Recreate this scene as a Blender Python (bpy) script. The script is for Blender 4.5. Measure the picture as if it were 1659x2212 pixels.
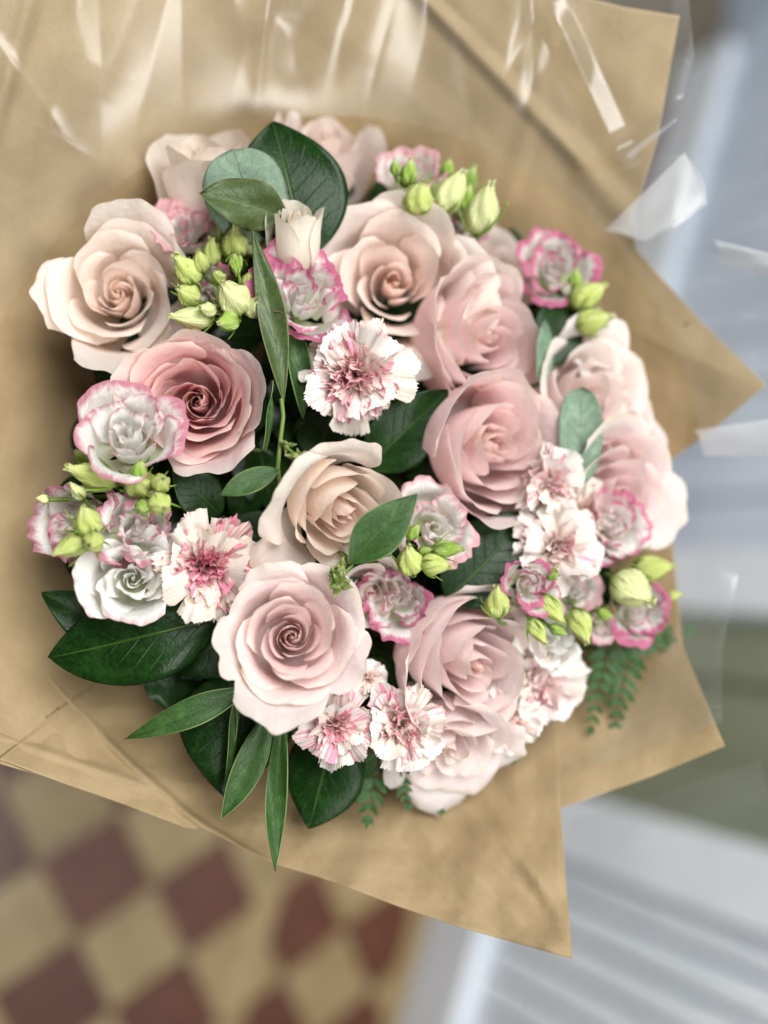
import bpy, math, random
import numpy as np
from mathutils import Vector, Matrix

# ------------------------------------------------------------------ camera, light, exposure
scene = bpy.context.scene
for o in list(bpy.data.objects):
    bpy.data.objects.remove(o)
COL = scene.collection

VW, VH = 1659.0, 2212.0            # working picture units (photograph scaled to 1659 wide)
LENS, SENSOR = 30.0, 24.0
FPX = VW * LENS / SENSOR
PITCH = math.radians(57)
ROLL = math.radians(4.3)
CAM = Vector((0, 0, 1.35))
FWD = Vector((0, math.cos(PITCH), -math.sin(PITCH)))
_r0 = Vector((0, math.sin(PITCH), math.cos(PITCH)))
_u0 = Vector((-1, 0, 0))
RGT = math.cos(ROLL) * _r0 - math.sin(ROLL) * _u0
UPV = math.sin(ROLL) * _r0 + math.cos(ROLL) * _u0
D0 = 0.46

cam_data = bpy.data.cameras.new('camera')
cam_data.sensor_fit = 'HORIZONTAL'
cam_data.sensor_width = SENSOR
cam_data.lens = LENS
cam_data.clip_start = 0.02
cam_data.clip_end = 50
cam_data.dof.use_dof = True
cam_data.dof.focus_distance = 0.464
cam_data.dof.aperture_fstop = 1.4
cam = bpy.data.objects.new('camera', cam_data)
COL.objects.link(cam)
M = Matrix((RGT, UPV, -FWD)).transposed().to_4x4()
M.translation = CAM
cam.matrix_world = M
scene.camera = cam

world = bpy.data.worlds.new('World')
scene.world = world
world.use_nodes = True
bg = world.node_tree.nodes['Background']
bg.inputs[0].default_value = (0.88, 0.95, 1.0, 1)
bg.inputs[1].default_value = 0.15


def area(name, loc, target, sx, sy, power, col):
    d = bpy.data.lights.new(name, 'AREA')
    d.shape = 'RECTANGLE'
    d.size, d.size_y = sx, sy
    d.energy = power
    d.color = col
    o = bpy.data.objects.new(name, d)
    COL.objects.link(o)
    o.location = loc
    o.rotation_euler = (Vector(target) - Vector(loc)).to_track_quat('-Z', 'Y').to_euler()
    o['kind'] = 'helper'
    return o


BQ = CAM + FWD * 0.46                       # middle of the bouquet
area('window_light', BQ + (RGT * 0.46 + UPV * 0.55 - FWD * 1.0).normalized() * 1.75, BQ, 1.2, 1.2, 65, (0.985, 0.99, 1.0))
area('added_fill_light', (0.9, 0.1, 2.5), BQ, 0.7, 0.7, 24, (1.0, 0.985, 0.96))  # added fill lamp without a visible source, lifts wall and floor

scene.render.engine = 'CYCLES'
scene.cycles.use_denoising = True
try:
    scene.cycles.denoiser = 'OPENIMAGEDENOISE'
except Exception:
    pass
scene.cycles.max_bounces = 8
scene.cycles.diffuse_bounces = 4
scene.cycles.use_adaptive_sampling = True
scene.cycles.adaptive_threshold = 0.02
scene.cycles.transparent_max_bounces = 12
scene.cycles.sample_clamp_indirect = 6
scene.cycles.caustics_reflective = False
scene.cycles.caustics_refractive = False
scene.view_settings.view_transform = 'Standard'
scene.view_settings.look = 'None'
scene.view_settings.exposure = 0.0
scene.view_settings.gamma = 1.0

# ------------------------------------------------------------------ helpers
def P(vx, vy, depth):
    """a point of the place: picture direction (vx, vy) at a given distance in front of the camera plane"""
    return CAM + depth * (FWD + RGT * ((vx - VW / 2) / FPX) + UPV * ((VH / 2 - vy) / FPX))


def dome(vx, vy):
    x = (vx - 640) * D0 / FPX
    y = (1100 - vy) * D0 / FPX
    return D0 + 0.16 * x + 0.10 * y + 1.25 * (x * x + y * y)


def frame_at(vx, vy, depth, tx, ty, spin=0.0):
    """frame whose z axis is the flower's axis: tx, ty lean it to the right / up as seen from the camera"""
    p = P(vx, vy, depth)
    b = (CAM - p).normalized()
    r = (RGT - b * RGT.dot(b)).normalized()
    u = b.cross(r)
    lean = math.hypot(tx, ty)
    if lean > 1e-6:
        ang = min(lean, 1.45)
        z = (b * math.cos(ang) + (r * (tx / lean) + u * (ty / lean)) * math.sin(ang)).normalized()
    else:
        z = b
    x = r - z * r.dot(z)
    if x.length < 0.25:
        x = u.cross(z) * -1 if u.cross(z).length > 0.2 else r
        x = x - z * x.dot(z)
    x.normalize()
    y = z.cross(x)
    m = Matrix((x, y, z)).transposed().to_4x4()
    m.translation = p
    return m @ Matrix.Rotation(spin, 4, 'Z')


def tag(o, label=None, cat=None, group=None, kind=None):
    if label: o['label'] = label
    if cat: o['category'] = cat
    if group: o['group'] = group
    if kind: o['kind'] = kind
    return o


def grid_mesh(name, X, Y, Z, U, V, attrs=None):
    nu, nv = X.shape
    co = np.stack([X, Y, Z], -1).reshape(-1, 3)
    i = np.arange(nu - 1)[:, None] * nv + np.arange(nv - 1)[None, :]
    f = np.stack([i, i + nv, i + nv + 1, i + 1], -1).reshape(-1, 4)
    return raw_mesh(name, co, f, np.stack([U, V], -1).reshape(-1, 2), attrs)


def raw_mesh(name, co, f, uv=None, attrs=None, smooth=True):
    me = bpy.data.meshes.new(name)
    nf, k = f.shape
    me.vertices.add(len(co))
    me.vertices.foreach_set('co', np.asarray(co, np.float32).ravel())
    me.loops.add(nf * k)
    me.loops.foreach_set('vertex_index', f.astype(np.int32).ravel())
    me.polygons.add(nf)
    me.polygons.foreach_set('loop_start', np.arange(0, nf * k, k, dtype=np.int32))
    me.polygons.foreach_set('use_smooth', np.full(nf, smooth, bool))
    me.update(calc_edges=True)
    if uv is not None:
        l = me.uv_layers.new(name='UVMap')
        l.data.foreach_set('uv', uv[f.ravel()].astype(np.float32).ravel())
    if attrs:
        for n, a in attrs.items():
            at = me.attributes.new(n, 'FLOAT', 'POINT')
            at.data.foreach_set('value', np.asarray(a, np.float32).ravel())
    return me


def link(name, me, mat, parent=None, color=None, thick=0.0):
    o = bpy.data.objects.new(name, me)
    COL.objects.link(o)
    if mat and len(me.materials) == 0:
        me.materials.append(mat)
    if parent: o.parent = parent
    if color is not None: o.color = color
    if thick:
        s = o.modifiers.new('thickness', 'SOLIDIFY')
        s.thickness = thick
        s.offset = 0
    return o


def empty(name, mat4, scale=1.0):
    o = bpy.data.objects.new(name, None)
    COL.objects.link(o)
    o.empty_display_size = 0.01
    o.matrix_world = mat4 @ Matrix.Scale(scale, 4)
    return o


def sst(a, b, x):
    t = np.clip((x - a) / (b - a), 0, 1)
    return t * t * (3 - 2 * t)


def tube_mesh(name, pts, radii, seg=8):
    pts = [Vector(p) for p in pts]
    n = len(pts)
    co = []; 
    up = Vector((0.13, 0.31, 0.94))
    for i, p in enumerate(pts):
        t = (pts[min(i + 1, n - 1)] - pts[max(i - 1, 0)]).normalized()
        a = t.cross(up)
        if a.length < 0.05: a = t.cross(Vector((1, 0, 0)))
        a.normalize(); b = t.cross(a)
        r = radii[i] if hasattr(radii, '__len__') else radii
        for k in range(seg):
            q = 2 * math.pi * k / seg
            co.append(p + (a * math.cos(q) + b * math.sin(q)) * r)
    f = []
    for i in range(n - 1):
        for k in range(seg):
            k2 = (k + 1) % seg
            f.append((i * seg + k, i * seg + k2, (i + 1) * seg + k2, (i + 1) * seg + k))
    return raw_mesh(name, np.array(co), np.array(f))


def bez(p0, p1, p2, p3, n):
    out = []
    for i in range(n + 1):
        t = i / n
        out.append(p0 * (1 - t) ** 3 + p1 * 3 * t * (1 - t) ** 2 + p2 * 3 * t * t * (1 - t) + p3 * t ** 3)
    return out


# ------------------------------------------------------------------ materials
def new_mat(name):
    m = bpy.data.materials.new(name)
    m.use_nodes = True
    nt = m.node_tree
    nt.nodes.clear()
    return m, nt, nt.nodes, nt.links


class NB:
    """small node builder"""
    def __init__(s, name):
        s.m, s.nt, s.N, s.L = new_mat(name)
        s.out = s.N.new('ShaderNodeOutputMaterial')

    def node(s, t, **kw):
        n = s.N.new(t)
        for k, v in kw.items():
            setattr(n, k, v)
        return n

    def put(s, sock, v):
        if isinstance(v, bpy.types.NodeSocket): s.L.new(v, sock)
        else: sock.default_value = v

    def math(s, op, a, b=0.0, clamp=False):
        n = s.node('ShaderNodeMath', operation=op, use_clamp=clamp)
        s.put(n.inputs[0], a); s.put(n.inputs[1], b)
        return n.outputs[0]

    def mix(s, fac, a, b, mode='MIX'):
        n = s.node('ShaderNodeMix', data_type='RGBA', blend_type=mode)
        s.put(n.inputs[0], fac)
        s.put(n.inputs[6], a if isinstance(a, bpy.types.NodeSocket) else (*a, 1))
        s.put(n.inputs[7], b if isinstance(b, bpy.types.NodeSocket) else (*b, 1))
        return n.outputs[2]

    def rng(s, x, a, b, c=0.0, d=1.0, smooth=True):
        n = s.node('ShaderNodeMapRange', interpolation_type='SMOOTHSTEP' if smooth else 'LINEAR')
        s.put(n.inputs[0], x)
        n.inputs[1].default_value, n.inputs[2].default_value = a, b
        n.inputs[3].default_value, n.inputs[4].default_value = c, d
        return n.outputs[0]

    def noise(s, vec, scale, detail=3.0, rough=0.5, dist=0.0, dim='3D', w=None):
        n = s.node('ShaderNodeTexNoise', noise_dimensions=dim)
        if vec is not None: s.L.new(vec, n.inputs['Vector'])
        n.inputs['Scale'].default_value = scale
        n.inputs['Detail'].default_value = detail
        n.inputs['Roughness'].default_value = rough
        n.inputs['Distortion'].default_value = dist
        if w is not None: s.put(n.inputs['W'], w)
        return n.outputs[0]

    def uv(s):
        n = s.node('ShaderNodeUVMap')
        return n.outputs[0]

    def obj(s):
        return s.node('ShaderNodeTexCoord').outputs['Object']

    def scale(s, vec, sc):
        n = s.node('ShaderNodeMapping')
        s.L.new(vec, n.inputs[0])
        n.inputs['Scale'].default_value = sc
        return n.outputs[0]

    def sep(s, vec):
        n = s.node('ShaderNodeSeparateXYZ')
        s.L.new(vec, n.inputs[0])
        return n.outputs

    def attr(s, name):
        return s.node('ShaderNodeAttribute', attribute_name=name).outputs['Fac']

    def bump(s, h, strength, dist=0.001):
        n = s.node('ShaderNodeBump')
        s.L.new(h, n.inputs['Height'])
        n.inputs['Strength'].default_value = strength
        n.inputs['Distance'].default_value = dist
        return n.outputs[0]

    def finish(s, color, rough, spec=0.35, transl=0.0, tcol=None, normal=None, sheen=0.0, coat=0.0):
        p = s.node('ShaderNodeBsdfPrincipled')
        s.put(p.inputs['Base Color'], color if isinstance(color, bpy.types.NodeSocket) else (*color, 1))
        s.put(p.inputs['Roughness'], rough)
        p.inputs['Specular IOR Level'].default_value = spec
        if sheen: p.inputs['Sheen Weight'].default_value = sheen
        if coat: p.inputs['Coat Weight'].default_value = coat
        if normal is not None: s.L.new(normal, p.inputs['Normal'])
        sh = p.outputs[0]
        if transl:
            t = s.node('ShaderNodeBsdfTranslucent')
            tc = tcol if tcol is not None else color
            s.put(t.inputs[0], tc if isinstance(tc, bpy.types.NodeSocket) else (*tc, 1))
            mx = s.node('ShaderNodeMixShader')
            mx.inputs[0].default_value = transl
            s.L.new(sh, mx.inputs[1]); s.L.new(t.outputs[0], mx.inputs[2])
            sh = mx.outputs[0]
        s.L.new(sh, s.out.inputs[0])
        return s.m


def mat_rose():
    b = NB('rose_petal')
    info = b.node('ShaderNodeObjectInfo')
    uv = b.uv()
    u, v, _ = b.sep(uv)
    col = info.outputs['Color']
    # pale greenish claw at the base, paler rim, faint mottling and veins
    mott = b.noise(b.obj(), 3.2, 3, 0.55)
    c = b.mix(b.rng(mott, 0.35, 0.75, 0.0, 0.30), col, (0.88, 0.76, 0.64))
    vein = b.noise(b.scale(uv, (26, 1.6, 1)), 1.0, 4, 0.6, 0.4)
    c = b.mix(b.math('MULTIPLY', b.rng(vein, 0.5, 0.78), 0.16), c, (0.74, 0.48, 0.48), 'MIX')
    rim = b.rng(b.attr('margin'), 0.80, 1.0)
    rim = b.math('MULTIPLY', rim, 0.55)
    c = b.mix(rim, c, (0.84, 0.77, 0.66))
    tipn = b.math('MULTIPLY', b.rng(b.noise(b.obj(), 2.1, 2), 0.56, 0.72), b.rng(b.attr('margin'), 0.7, 1.0))
    c = b.mix(b.math('MULTIPLY', tipn, 0.4), c, (0.72, 0.68, 0.46))
    brown = b.math('MULTIPLY', b.rng(b.attr('margin'), 0.955, 1.0), b.rng(b.noise(b.obj(), 5.5, 3, 0.6), 0.52, 0.70))
    c = b.mix(b.math('MULTIPLY', brown, 0.45), c, (0.60, 0.42, 0.28))
    claw = b.rng(v, 0.22, 0.0)
    c = b.mix(claw, c, (0.62, 0.60, 0.30))
    # small bruises
    sp = b.noise(b.obj(), 16, 2, 0.6)
    c = b.mix(b.math('MULTIPLY', b.rng(sp, 0.74, 0.80), 0.35), c, (0.42, 0.28, 0.17))
    hsum = b.math('ADD', b.math('MULTIPLY', vein, 0.5), b.math('MULTIPLY', b.noise(b.obj(), 9, 3), 0.9))
    tc = b.mix(1.0, c, (1.0, 0.93, 0.935), 'MULTIPLY')
    return b.finish(c, 0.42, 0.30, 0.54, tc, b.bump(hsum, 0.12, 0.02), sheen=0.1)


def mat_lisianthus():
    b = NB('lisianthus_petal')
    info = b.node('ShaderNodeObjectInfo')
    uv = b.uv()
    u, v, _ = b.sep(uv)
    white = b.mix(b.rng(v, 0.05, 0.42), (0.72, 0.75, 0.46), (0.85, 0.85, 0.80))
    n = b.noise(b.scale(uv, (9, 3, 1)), 1.0, 4, 0.6, 0.3, '4D', b.math('MULTIPLY', info.outputs['Random'], 50))
    e = b.math('ADD', b.attr('margin'), b.math('MULTIPLY', b.math('SUBTRACT', n, 0.5), 0.50))
    amt = info.outputs['Alpha']
    lo = b.math('SUBTRACT', 1.05, b.math('MULTIPLY', amt, 0.38))
    m = b.math('DIVIDE', b.math('SUBTRACT', e, lo), 0.17, True)
    c = b.mix(m, white, info.outputs['Color'])
    vein = b.noise(b.scale(uv, (34, 1.5, 1)), 1.0, 3, 0.6)
    c = b.mix(b.math('MULTIPLY', b.rng(vein, 0.45, 0.8), 0.06), c, (0.60, 0.55, 0.45))
    return b.finish(c, 0.5, 0.3, 0.44, c, b.bump(b.math('ADD', vein, b.math('MULTIPLY', n, 1.5)), 0.25, 0.02), sheen=0.1)


def mat_carnation():
    b = NB('carnation_petal')
    info = b.node('ShaderNodeObjectInfo')
    uv = b.uv()
    u, v, _ = b.sep(uv)
    w = b.math('MULTIPLY', info.outputs['Random'], 80)
    base = b.mix(b.rng(v, 0.15, 0.75), (0.78, 0.62, 0.50), info.outputs['Color'])
    base = b.mix(0.2, base, (0.76, 0.70, 0.66))
    s = b.noise(b.scale(uv, (13, 1.1, 1)), 1.0, 2.5, 0.6, 0.5, '4D', w)
    patch = b.noise(b.scale(uv, (2.2, 1.0, 1)), 1.0, 1, 0.5, 0, '4D', w)
    thr = b.math('SUBTRACT', 0.775, b.math('MULTIPLY', info.outputs['Alpha'], 0.20))
    k = b.math('ADD', b.math('MULTIPLY', s, 0.6), b.math('MULTIPLY', patch, 0.4))
    k = b.math('ADD', k, b.math('MULTIPLY', v, 0.04))
    m = b.math('DIVIDE', b.math('SUBTRACT', k, thr), 0.035, True)
    m = b.math('MULTIPLY', m, b.rng(v, 0.25, 0.55))
    c = b.mix(b.math('MULTIPLY', m, 0.72), base, (0.72, 0.14, 0.29))
    return b.finish(c, 0.6, 0.2, 0.28, c, b.bump(s, 0.2, 0.02), sheen=0.1)


def mat_bud():
    b = NB('bud_green')
    info = b.node('ShaderNodeObjectInfo')
    u, v, _ = b.sep(b.uv())
    n = b.noise(b.obj(), 2.3, 3)
    c = b.mix(b.rng(n, 0.35, 0.7, 0, 0.6), info.outputs['Color'], (0.62, 0.66, 0.30))
    c = b.mix(b.rng(v, 0.75, 1.0, 0, 0.35), c, (0.66, 0.64, 0.36))
    c = b.mix(b.rng(v, 0.30, 0.0, 0, 0.6), c, (0.20, 0.30, 0.05))
    r = b.noise(b.scale(b.uv(), (40, 2, 1)), 1.0, 3)
    return b.finish(c, 0.55, 0.25, 0.22, c, b.bump(r, 0.35, 0.03))


def mat_green(name, c1, c2, rough=0.45, transl=0.1):
    b = NB(name)
    n = b.noise(b.obj(), 90, 3)
    c = b.mix(n, c1, c2)
    return b.finish(c, rough, 0.4, transl, c)


def mat_leaf(name, c1, c2, vein, rough, edge=None, vein_amt=0.5, back=None, spec=0.5, specks=0.0, coat=0.0):
    b = NB(name)
    uv = b.uv()
    u, v, _ = b.sep(uv)
    a = b.math('ABSOLUTE', b.math('SUBTRACT', u, 0.5))
    n = b.noise(b.obj(), 45, 4, 0.6)
    c = b.mix(b.rng(n, 0.3, 0.7), c1, c2)
    mid = b.rng(a, 0.022, 0.006)
    # side veins run obliquely from the midrib
    s = b.math('SUBTRACT', b.math('MULTIPLY', v, 8.0), b.math('MULTIPLY', a, 5.0))
    fr = b.math('ABSOLUTE', b.math('SUBTRACT', b.math('FRACT', s), 0.5))
    side = b.math('MULTIPLY', b.rng(fr, 0.06, 0.0), b.rng(a, 0.5, 0.1))
    vv = b.math('MAXIMUM', mid, b.math('MULTIPLY', side, 0.14))
    c = b.mix(b.math('MULTIPLY', vv, vein_amt), c, vein)
    if edge:
        c = b.mix(b.math('MULTIPLY', b.rng(b.attr('margin'), 0.93, 0.985), 0.85), c, edge)
    if specks:
        sp = b.noise(b.obj(), 700, 1)
        c = b.mix(b.math('MULTIPLY', b.rng(sp, 0.74, 0.78), specks), c, (0.45, 0.5, 0.36))
    if back:
        g = b.node('ShaderNodeNewGeometry')
        c = b.mix(g.outputs['Backfacing'], c, back)
    h = b.math('ADD', b.math('MULTIPLY', b.math('MAXIMUM', mid, b.math('MULTIPLY', side, 0.35)), -1.0), b.math('MULTIPLY', n, 0.35))
    blot = b.noise(b.obj(), 9, 3, 0.6)
    c = b.mix(b.rng(blot, 0.45, 0.75, 0, 0.35), c, tuple(min(1, x * 2.1 + 0.006) for x in c2))
    fine = b.noise(b.obj(), 260, 3)
    rg = b.rng(fine, 0.3, 0.7, rough - 0.06, rough + 0.08)
    return b.finish(c, rg, spec, 0.08, c, b.bump(h, 0.5, 0.0014), coat=coat)


def mat_kraft():
    b = NB('kraft_paper')
    o = b.obj()
    n1 = b.noise(o, 14, 4, 0.6)
    n2 = b.noise(b.scale(o, (1, 1, 1)), 420, 4, 0.7)
    n3 = b.noise(b.scale(o, (160, 900, 300)), 1.0, 3, 0.6)
    c = b.mix(b.rng(n1, 0.3, 0.7), (0.275, 0.197, 0.098), (0.335, 0.246, 0.130))
    c = b.mix(b.rng(n2, 0.35, 0.8, 0, 0.30), c, (0.22, 0.135, 0.06))
    c = b.mix(b.rng(n3, 0.62, 0.8, 0, 0.35), c, (0.47, 0.35, 0.20))
    vo = b.node('ShaderNodeTexVoronoi', feature='DISTANCE_TO_EDGE')
    vo.inputs['Scale'].default_value = 26
    wob = b.node('ShaderNodeVectorMath', operation='ADD')
    wn = b.node('ShaderNodeTexNoise'); wn.inputs['Scale'].default_value = 12
    b.L.new(o, wn.inputs['Vector'])
    sc = b.node('ShaderNodeVectorMath', operation='SCALE'); sc.inputs['Scale'].default_value = 0.05
    b.L.new(wn.outputs['Color'], sc.inputs[0])
    b.L.new(o, wob.inputs[0]); b.L.new(sc.outputs[0], wob.inputs[1])
    b.L.new(wob.outputs[0], vo.inputs['Vector'])
    cr = b.math('MULTIPLY', b.rng(vo.outputs['Distance'], 0.0, 0.10), 1.6)
    h = b.math('ADD', b.math('MULTIPLY', n2, 0.5), b.math('MULTIPLY', b.noise(o, 60, 4, 0.6), 1.5))
    h = b.math('ADD', h, b.math('MULTIPLY', cr, 0.12))
    return b.finish(c, 0.62, 0.3, 0.12, c, b.bump(h, 0.25, 0.0012))


def mat_film(name='clear_film', painted_sheen=0.018):
    b = NB(name)
    g = b.node('ShaderNodeBsdfGlossy')
    g.inputs['Roughness'].default_value = 0.27
    g.inputs['Color'].default_value = (1, 1, 1, 1)
    t = b.node('ShaderNodeBsdfTransparent')
    t.inputs[0].default_value = (0.975, 0.98, 0.975, 1)
    lw = b.node('ShaderNodeLayerWeight')
    f = b.math('ADD', b.math('MULTIPLY', b.math('POWER', lw.outputs['Facing'], 3.0), 0.7), 0.045, True)
    mx = b.node('ShaderNodeMixShader')
    b.L.new(f, mx.inputs[0]); b.L.new(t.outputs[0], mx.inputs[1]); b.L.new(g.outputs[0], mx.inputs[2])
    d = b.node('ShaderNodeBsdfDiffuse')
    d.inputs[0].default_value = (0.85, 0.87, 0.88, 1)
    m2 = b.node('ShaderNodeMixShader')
    m2.inputs[0].default_value = painted_sheen  # share of white diffuse painted in for light the clear film catches
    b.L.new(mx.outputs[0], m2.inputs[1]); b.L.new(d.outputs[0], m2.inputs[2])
    b.L.new(m2.outputs[0], b.out.inputs[0])
    return b.m


def mat_paint(name, c1, c2, rough=0.45, sc=6):
    b = NB(name)
    o = b.obj()
    n = b.noise(o, sc, 4, 0.6)
    c = b.mix(b.rng(n, 0.3, 0.7), c1, c2)
    return b.finish(c, rough, 0.45, 0, None, b.bump(b.noise(o, 80, 3), 0.1, 0.002))


def mat_tile(name, c1, c2):
    b = NB(name)
    info = b.node('ShaderNodeObjectInfo')
    o = b.obj()
    n = b.noise(o, 18, 5, 0.65, 0.3, '4D', b.math('MULTIPLY', info.outputs['Random'], 30))
    c = b.mix(b.rng(n, 0.3, 0.7), c1, c2)
    c = b.mix(b.math('MULTIPLY', info.outputs['Random'], 0.35), c, tuple(x * 0.7 for x in c1))
    return b.finish(c, 0.30, 0.5, 0, None, b.bump(b.noise(o, 40, 3), 0.2, 0.002))


MAT = dict(
    rose=mat_rose(), lis=mat_lisianthus(), car=mat_carnation(), bud=mat_bud(),
    stem=mat_green('stem_green', (0.10, 0.17, 0.03), (0.16, 0.24, 0.05)),
    darkstem=mat_green('dark_stem', (0.03, 0.06, 0.012), (0.06, 0.10, 0.02)),
    sepal=mat_green('sepal_green', (0.13, 0.24, 0.03), (0.24, 0.36, 0.06)),
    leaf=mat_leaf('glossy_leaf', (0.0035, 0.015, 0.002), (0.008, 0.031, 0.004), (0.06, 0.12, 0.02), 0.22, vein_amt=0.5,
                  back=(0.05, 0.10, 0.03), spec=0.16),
    narrow=mat_leaf('narrow_leaf', (0.016, 0.050, 0.008), (0.030, 0.075, 0.014), (0.09, 0.15, 0.04), 0.42,
                    edge=(0.20, 0.26, 0.09), back=(0.07, 0.12, 0.05), specks=0.6, spec=0.3),
    olive=mat_leaf('olive_leaf', (0.032, 0.056, 0.012), (0.055, 0.085, 0.020), (0.11, 0.15, 0.05), 0.5,
                   edge=(0.13, 0.12, 0.05), back=(0.08, 0.11, 0.05), specks=0.6),
    sage=mat_leaf('sage_leaf', (0.085, 0.145, 0.085), (0.125, 0.190, 0.120), (0.17, 0.23, 0.15), 0.55, vein_amt=0.25,
                  edge=(0.12, 0.13, 0.09), back=(0.12, 0.19, 0.14)),
    fern=mat_leaf('fern_leaf', (0.016, 0.060, 0.010), (0.032, 0.10, 0.018), (0.05, 0.13, 0.03), 0.45, vein_amt=0.3,
                  back=(0.05, 0.12, 0.04)),
    kraft=mat_kraft(), film=mat_film(), painted_sheen_film=mat_film('film_painted_sheen', 0.42),
    white=mat_paint('white_paint', (0.70, 0.76, 0.82), (0.80, 0.84, 0.89), 0.22),
    wall=mat_paint('wall_paint', (0.55, 0.63, 0.74), (0.65, 0.73, 0.84), 0.25),
    sagepaint=mat_paint('sage_paint', (0.20, 0.225, 0.15), (0.235, 0.26, 0.175), 0.4),
    red=mat_tile('red_tile', (0.088, 0.025, 0.009), (0.145, 0.046, 0.020)),
    buff=mat_tile('buff_tile', (0.30, 0.205, 0.090), (0.41, 0.30, 0.15)),
    grout=mat_paint('grout', (0.16, 0.13, 0.09), (0.22, 0.18, 0.13), 0.8, 30),
)

# ------------------------------------------------------------------ the setting: tiled floor and panelled wall
WANG = math.radians(-27)                      # direction of the wall along the floor
FANG = math.radians(-25)                      # direction of the tile rows
FU = Vector((math.cos(FANG), math.sin(FANG), 0))
FV = Vector((-math.sin(FANG), math.cos(FANG), 0))
WU = Vector((math.cos(WANG), math.sin(WANG), 0))     # along the wall
WV = Vector((-math.sin(WANG), math.cos(WANG), 0))    # towards the wall
W0 = Vector((0.746, 0.909, 0))                  # a point at the foot of the wall
WALL_V = W0.dot(WV)
WALL_U = W0.dot(WU)


def box_mesh(name, x0, x1, y0, y1, z0, z1, bev=0.0):
    if bev <= 0:
        co = [(x, y, z) for z in (z0, z1) for y in (y0, y1) for x in (x0, x1)]
        f = [(0, 2, 3, 1), (4, 5, 7, 6), (0, 1, 5, 4), (2, 6, 7, 3), (0, 4, 6, 2), (1, 3, 7, 5)]
        return raw_mesh(name, np.array(co, float), np.array(f), None, None, False)
    import bmesh
    bm = bmesh.new()
    bmesh.ops.create_cube(bm, size=1)
    for v in bm.verts:
        v.co = Vector(((x0 + x1) / 2 + v.co.x * (x1 - x0), (y0 + y1) / 2 + v.co.y * (y1 - y0), (z0 + z1) / 2 + v.co.z * (z1 - z0)))
    bmesh.ops.bevel(bm, geom=list(bm.edges), offset=bev, segments=2, affect='EDGES', profile=0.6)
    me = bpy.data.meshes.new(name)
    bm.to_mesh(me); bm.free()
    return me


def wall_frame():
    m = Matrix((WU, WV, Vector((0, 0, 1)))).transposed().to_4x4()
    return m


WF = wall_frame()          # local (u, v, z): v runs towards the wall
FF = Matrix((FU, FV, Vector((0, 0, 1)))).transposed().to_4x4()
ROW_END = W0.dot(FV) + 0.42

floor = link('floor', box_mesh('floor', -1.8, 1.9, -1.1, ROW_END + 0.1, -0.03, -0.006), MAT['grout'])
floor.matrix_world = FF
tag(floor, kind='structure')

TS = 0.120                                     # tile edge
DG = TS * math.sqrt(2)
V1 = Vector((0.525, 0.617, 0)).dot(FV)          # first buff strip
SW = 0.040
V2 = V1 + SW + DG * 1.5                           # second strip


def clip_poly(poly, vmin, vmax):
    def cut(pl, s, lim):
        out = []
        for i in range(len(pl)):
            a, c = pl[i], pl[(i + 1) % len(pl)]
            ia, ic = s * (a[1] - lim) >= 0, s * (c[1] - lim) >= 0
            if ia: out.append(a)
            if ia != ic:
                t = (lim - a[1]) / (c[1] - a[1])
                out.append((a[0] + t * (c[0] - a[0]), lim))
        return out
    pl = cut(poly, 1, vmin)
    if len(pl) >= 3: pl = cut(pl, -1, vmax)
    return pl


def tile_obj(poly, mat):
    cx = sum(p[0] for p in poly) / len(poly); cy = sum(p[1] for p in poly) / len(poly)
    q = []
    for p in poly:
        d = math.hypot(p[0] - cx, p[1] - cy)
        k = max(0.0, 1 - 0.0016 / max(d, 1e-6))
        q.append((cx + (p[0] - cx) * k, cy + (p[1] - cy) * k))
    n = len(q)
    co = [(x, y, -0.007) for x, y in q] + [(x, y, 0.0) for x, y in q]
    me = bpy.data.meshes.new('tile')
    me.from_pydata(co, [], [list(range(n, 2 * n))] + [[i, (i + 1) % n, n + (i + 1) % n, n + i] for i in range(n)])
    o = link('tile', me, mat, floor)
    o.location.z = random.Random(int(cx * 1e4) + int(cy * 1e5)).uniform(-0.0008, 0.0006)
    return o


def diamonds(vmin, vmax, u0, u1, parity, phase):
    h = DG / 2
    j0 = int(math.floor((vmin - V1) / h)) - 1; j1 = int(math.ceil((vmax - V1) / h)) + 1
    for j in range(j0, j1 + 1):
        for i in range(int(u0 / h), int(u1 / h) + 1):
            if (i + j) % 2: continue
            cu, cv = i * h + phase, V1 + j * h
            poly = clip_poly([(cu + h, cv), (cu, cv + h), (cu - h, cv), (cu, cv - h)], vmin, vmax)
            if len(poly) < 3: continue
            ar = abs(sum(poly[k][0] * poly[(k + 1) % len(poly)][1] - poly[(k + 1) % len(poly)][0] * poly[k][1] for k in range(len(poly)))) / 2
            if ar < 0.0006: continue
            dark = (i + parity) % 2 == 0
            tile_obj(poly, MAT['red'] if dark else MAT['buff'])


diamonds(V1 - 0.72, V1, -1.1, 1.05, 1, 0.02)
diamonds(V1 + SW, V2, -1.1, 1.05, 1, 0.03)
for vs in (V1, V2):
    for k in range(-6, 6):
        tile_obj([(k * 0.22, vs), (k * 0.22 + 0.22, vs), (k * 0.22 + 0.22, vs + SW), (k * 0.22, vs + SW)], MAT['buff'])
k = 0
vv = V2 + SW
while vv < ROW_END:
    ve = vv + TS
    for i in range(-12, 9):
        tile_obj([(i * TS, vv), (i * TS + TS, vv), (i * TS + TS, ve), (i * TS, ve)], MAT['red'])
    vv = ve

# wall with vertical boards, skirting, and a green panelled door in a white frame
WH = 1.75
wall = link('wall', box_mesh('wall', -1.9, 1.9, WALL_V + 0.06, WALL_V + 0.16, 0, WH), MAT['wall'])
wall.matrix_world = WF
tag(wall, kind='structure')


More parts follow.
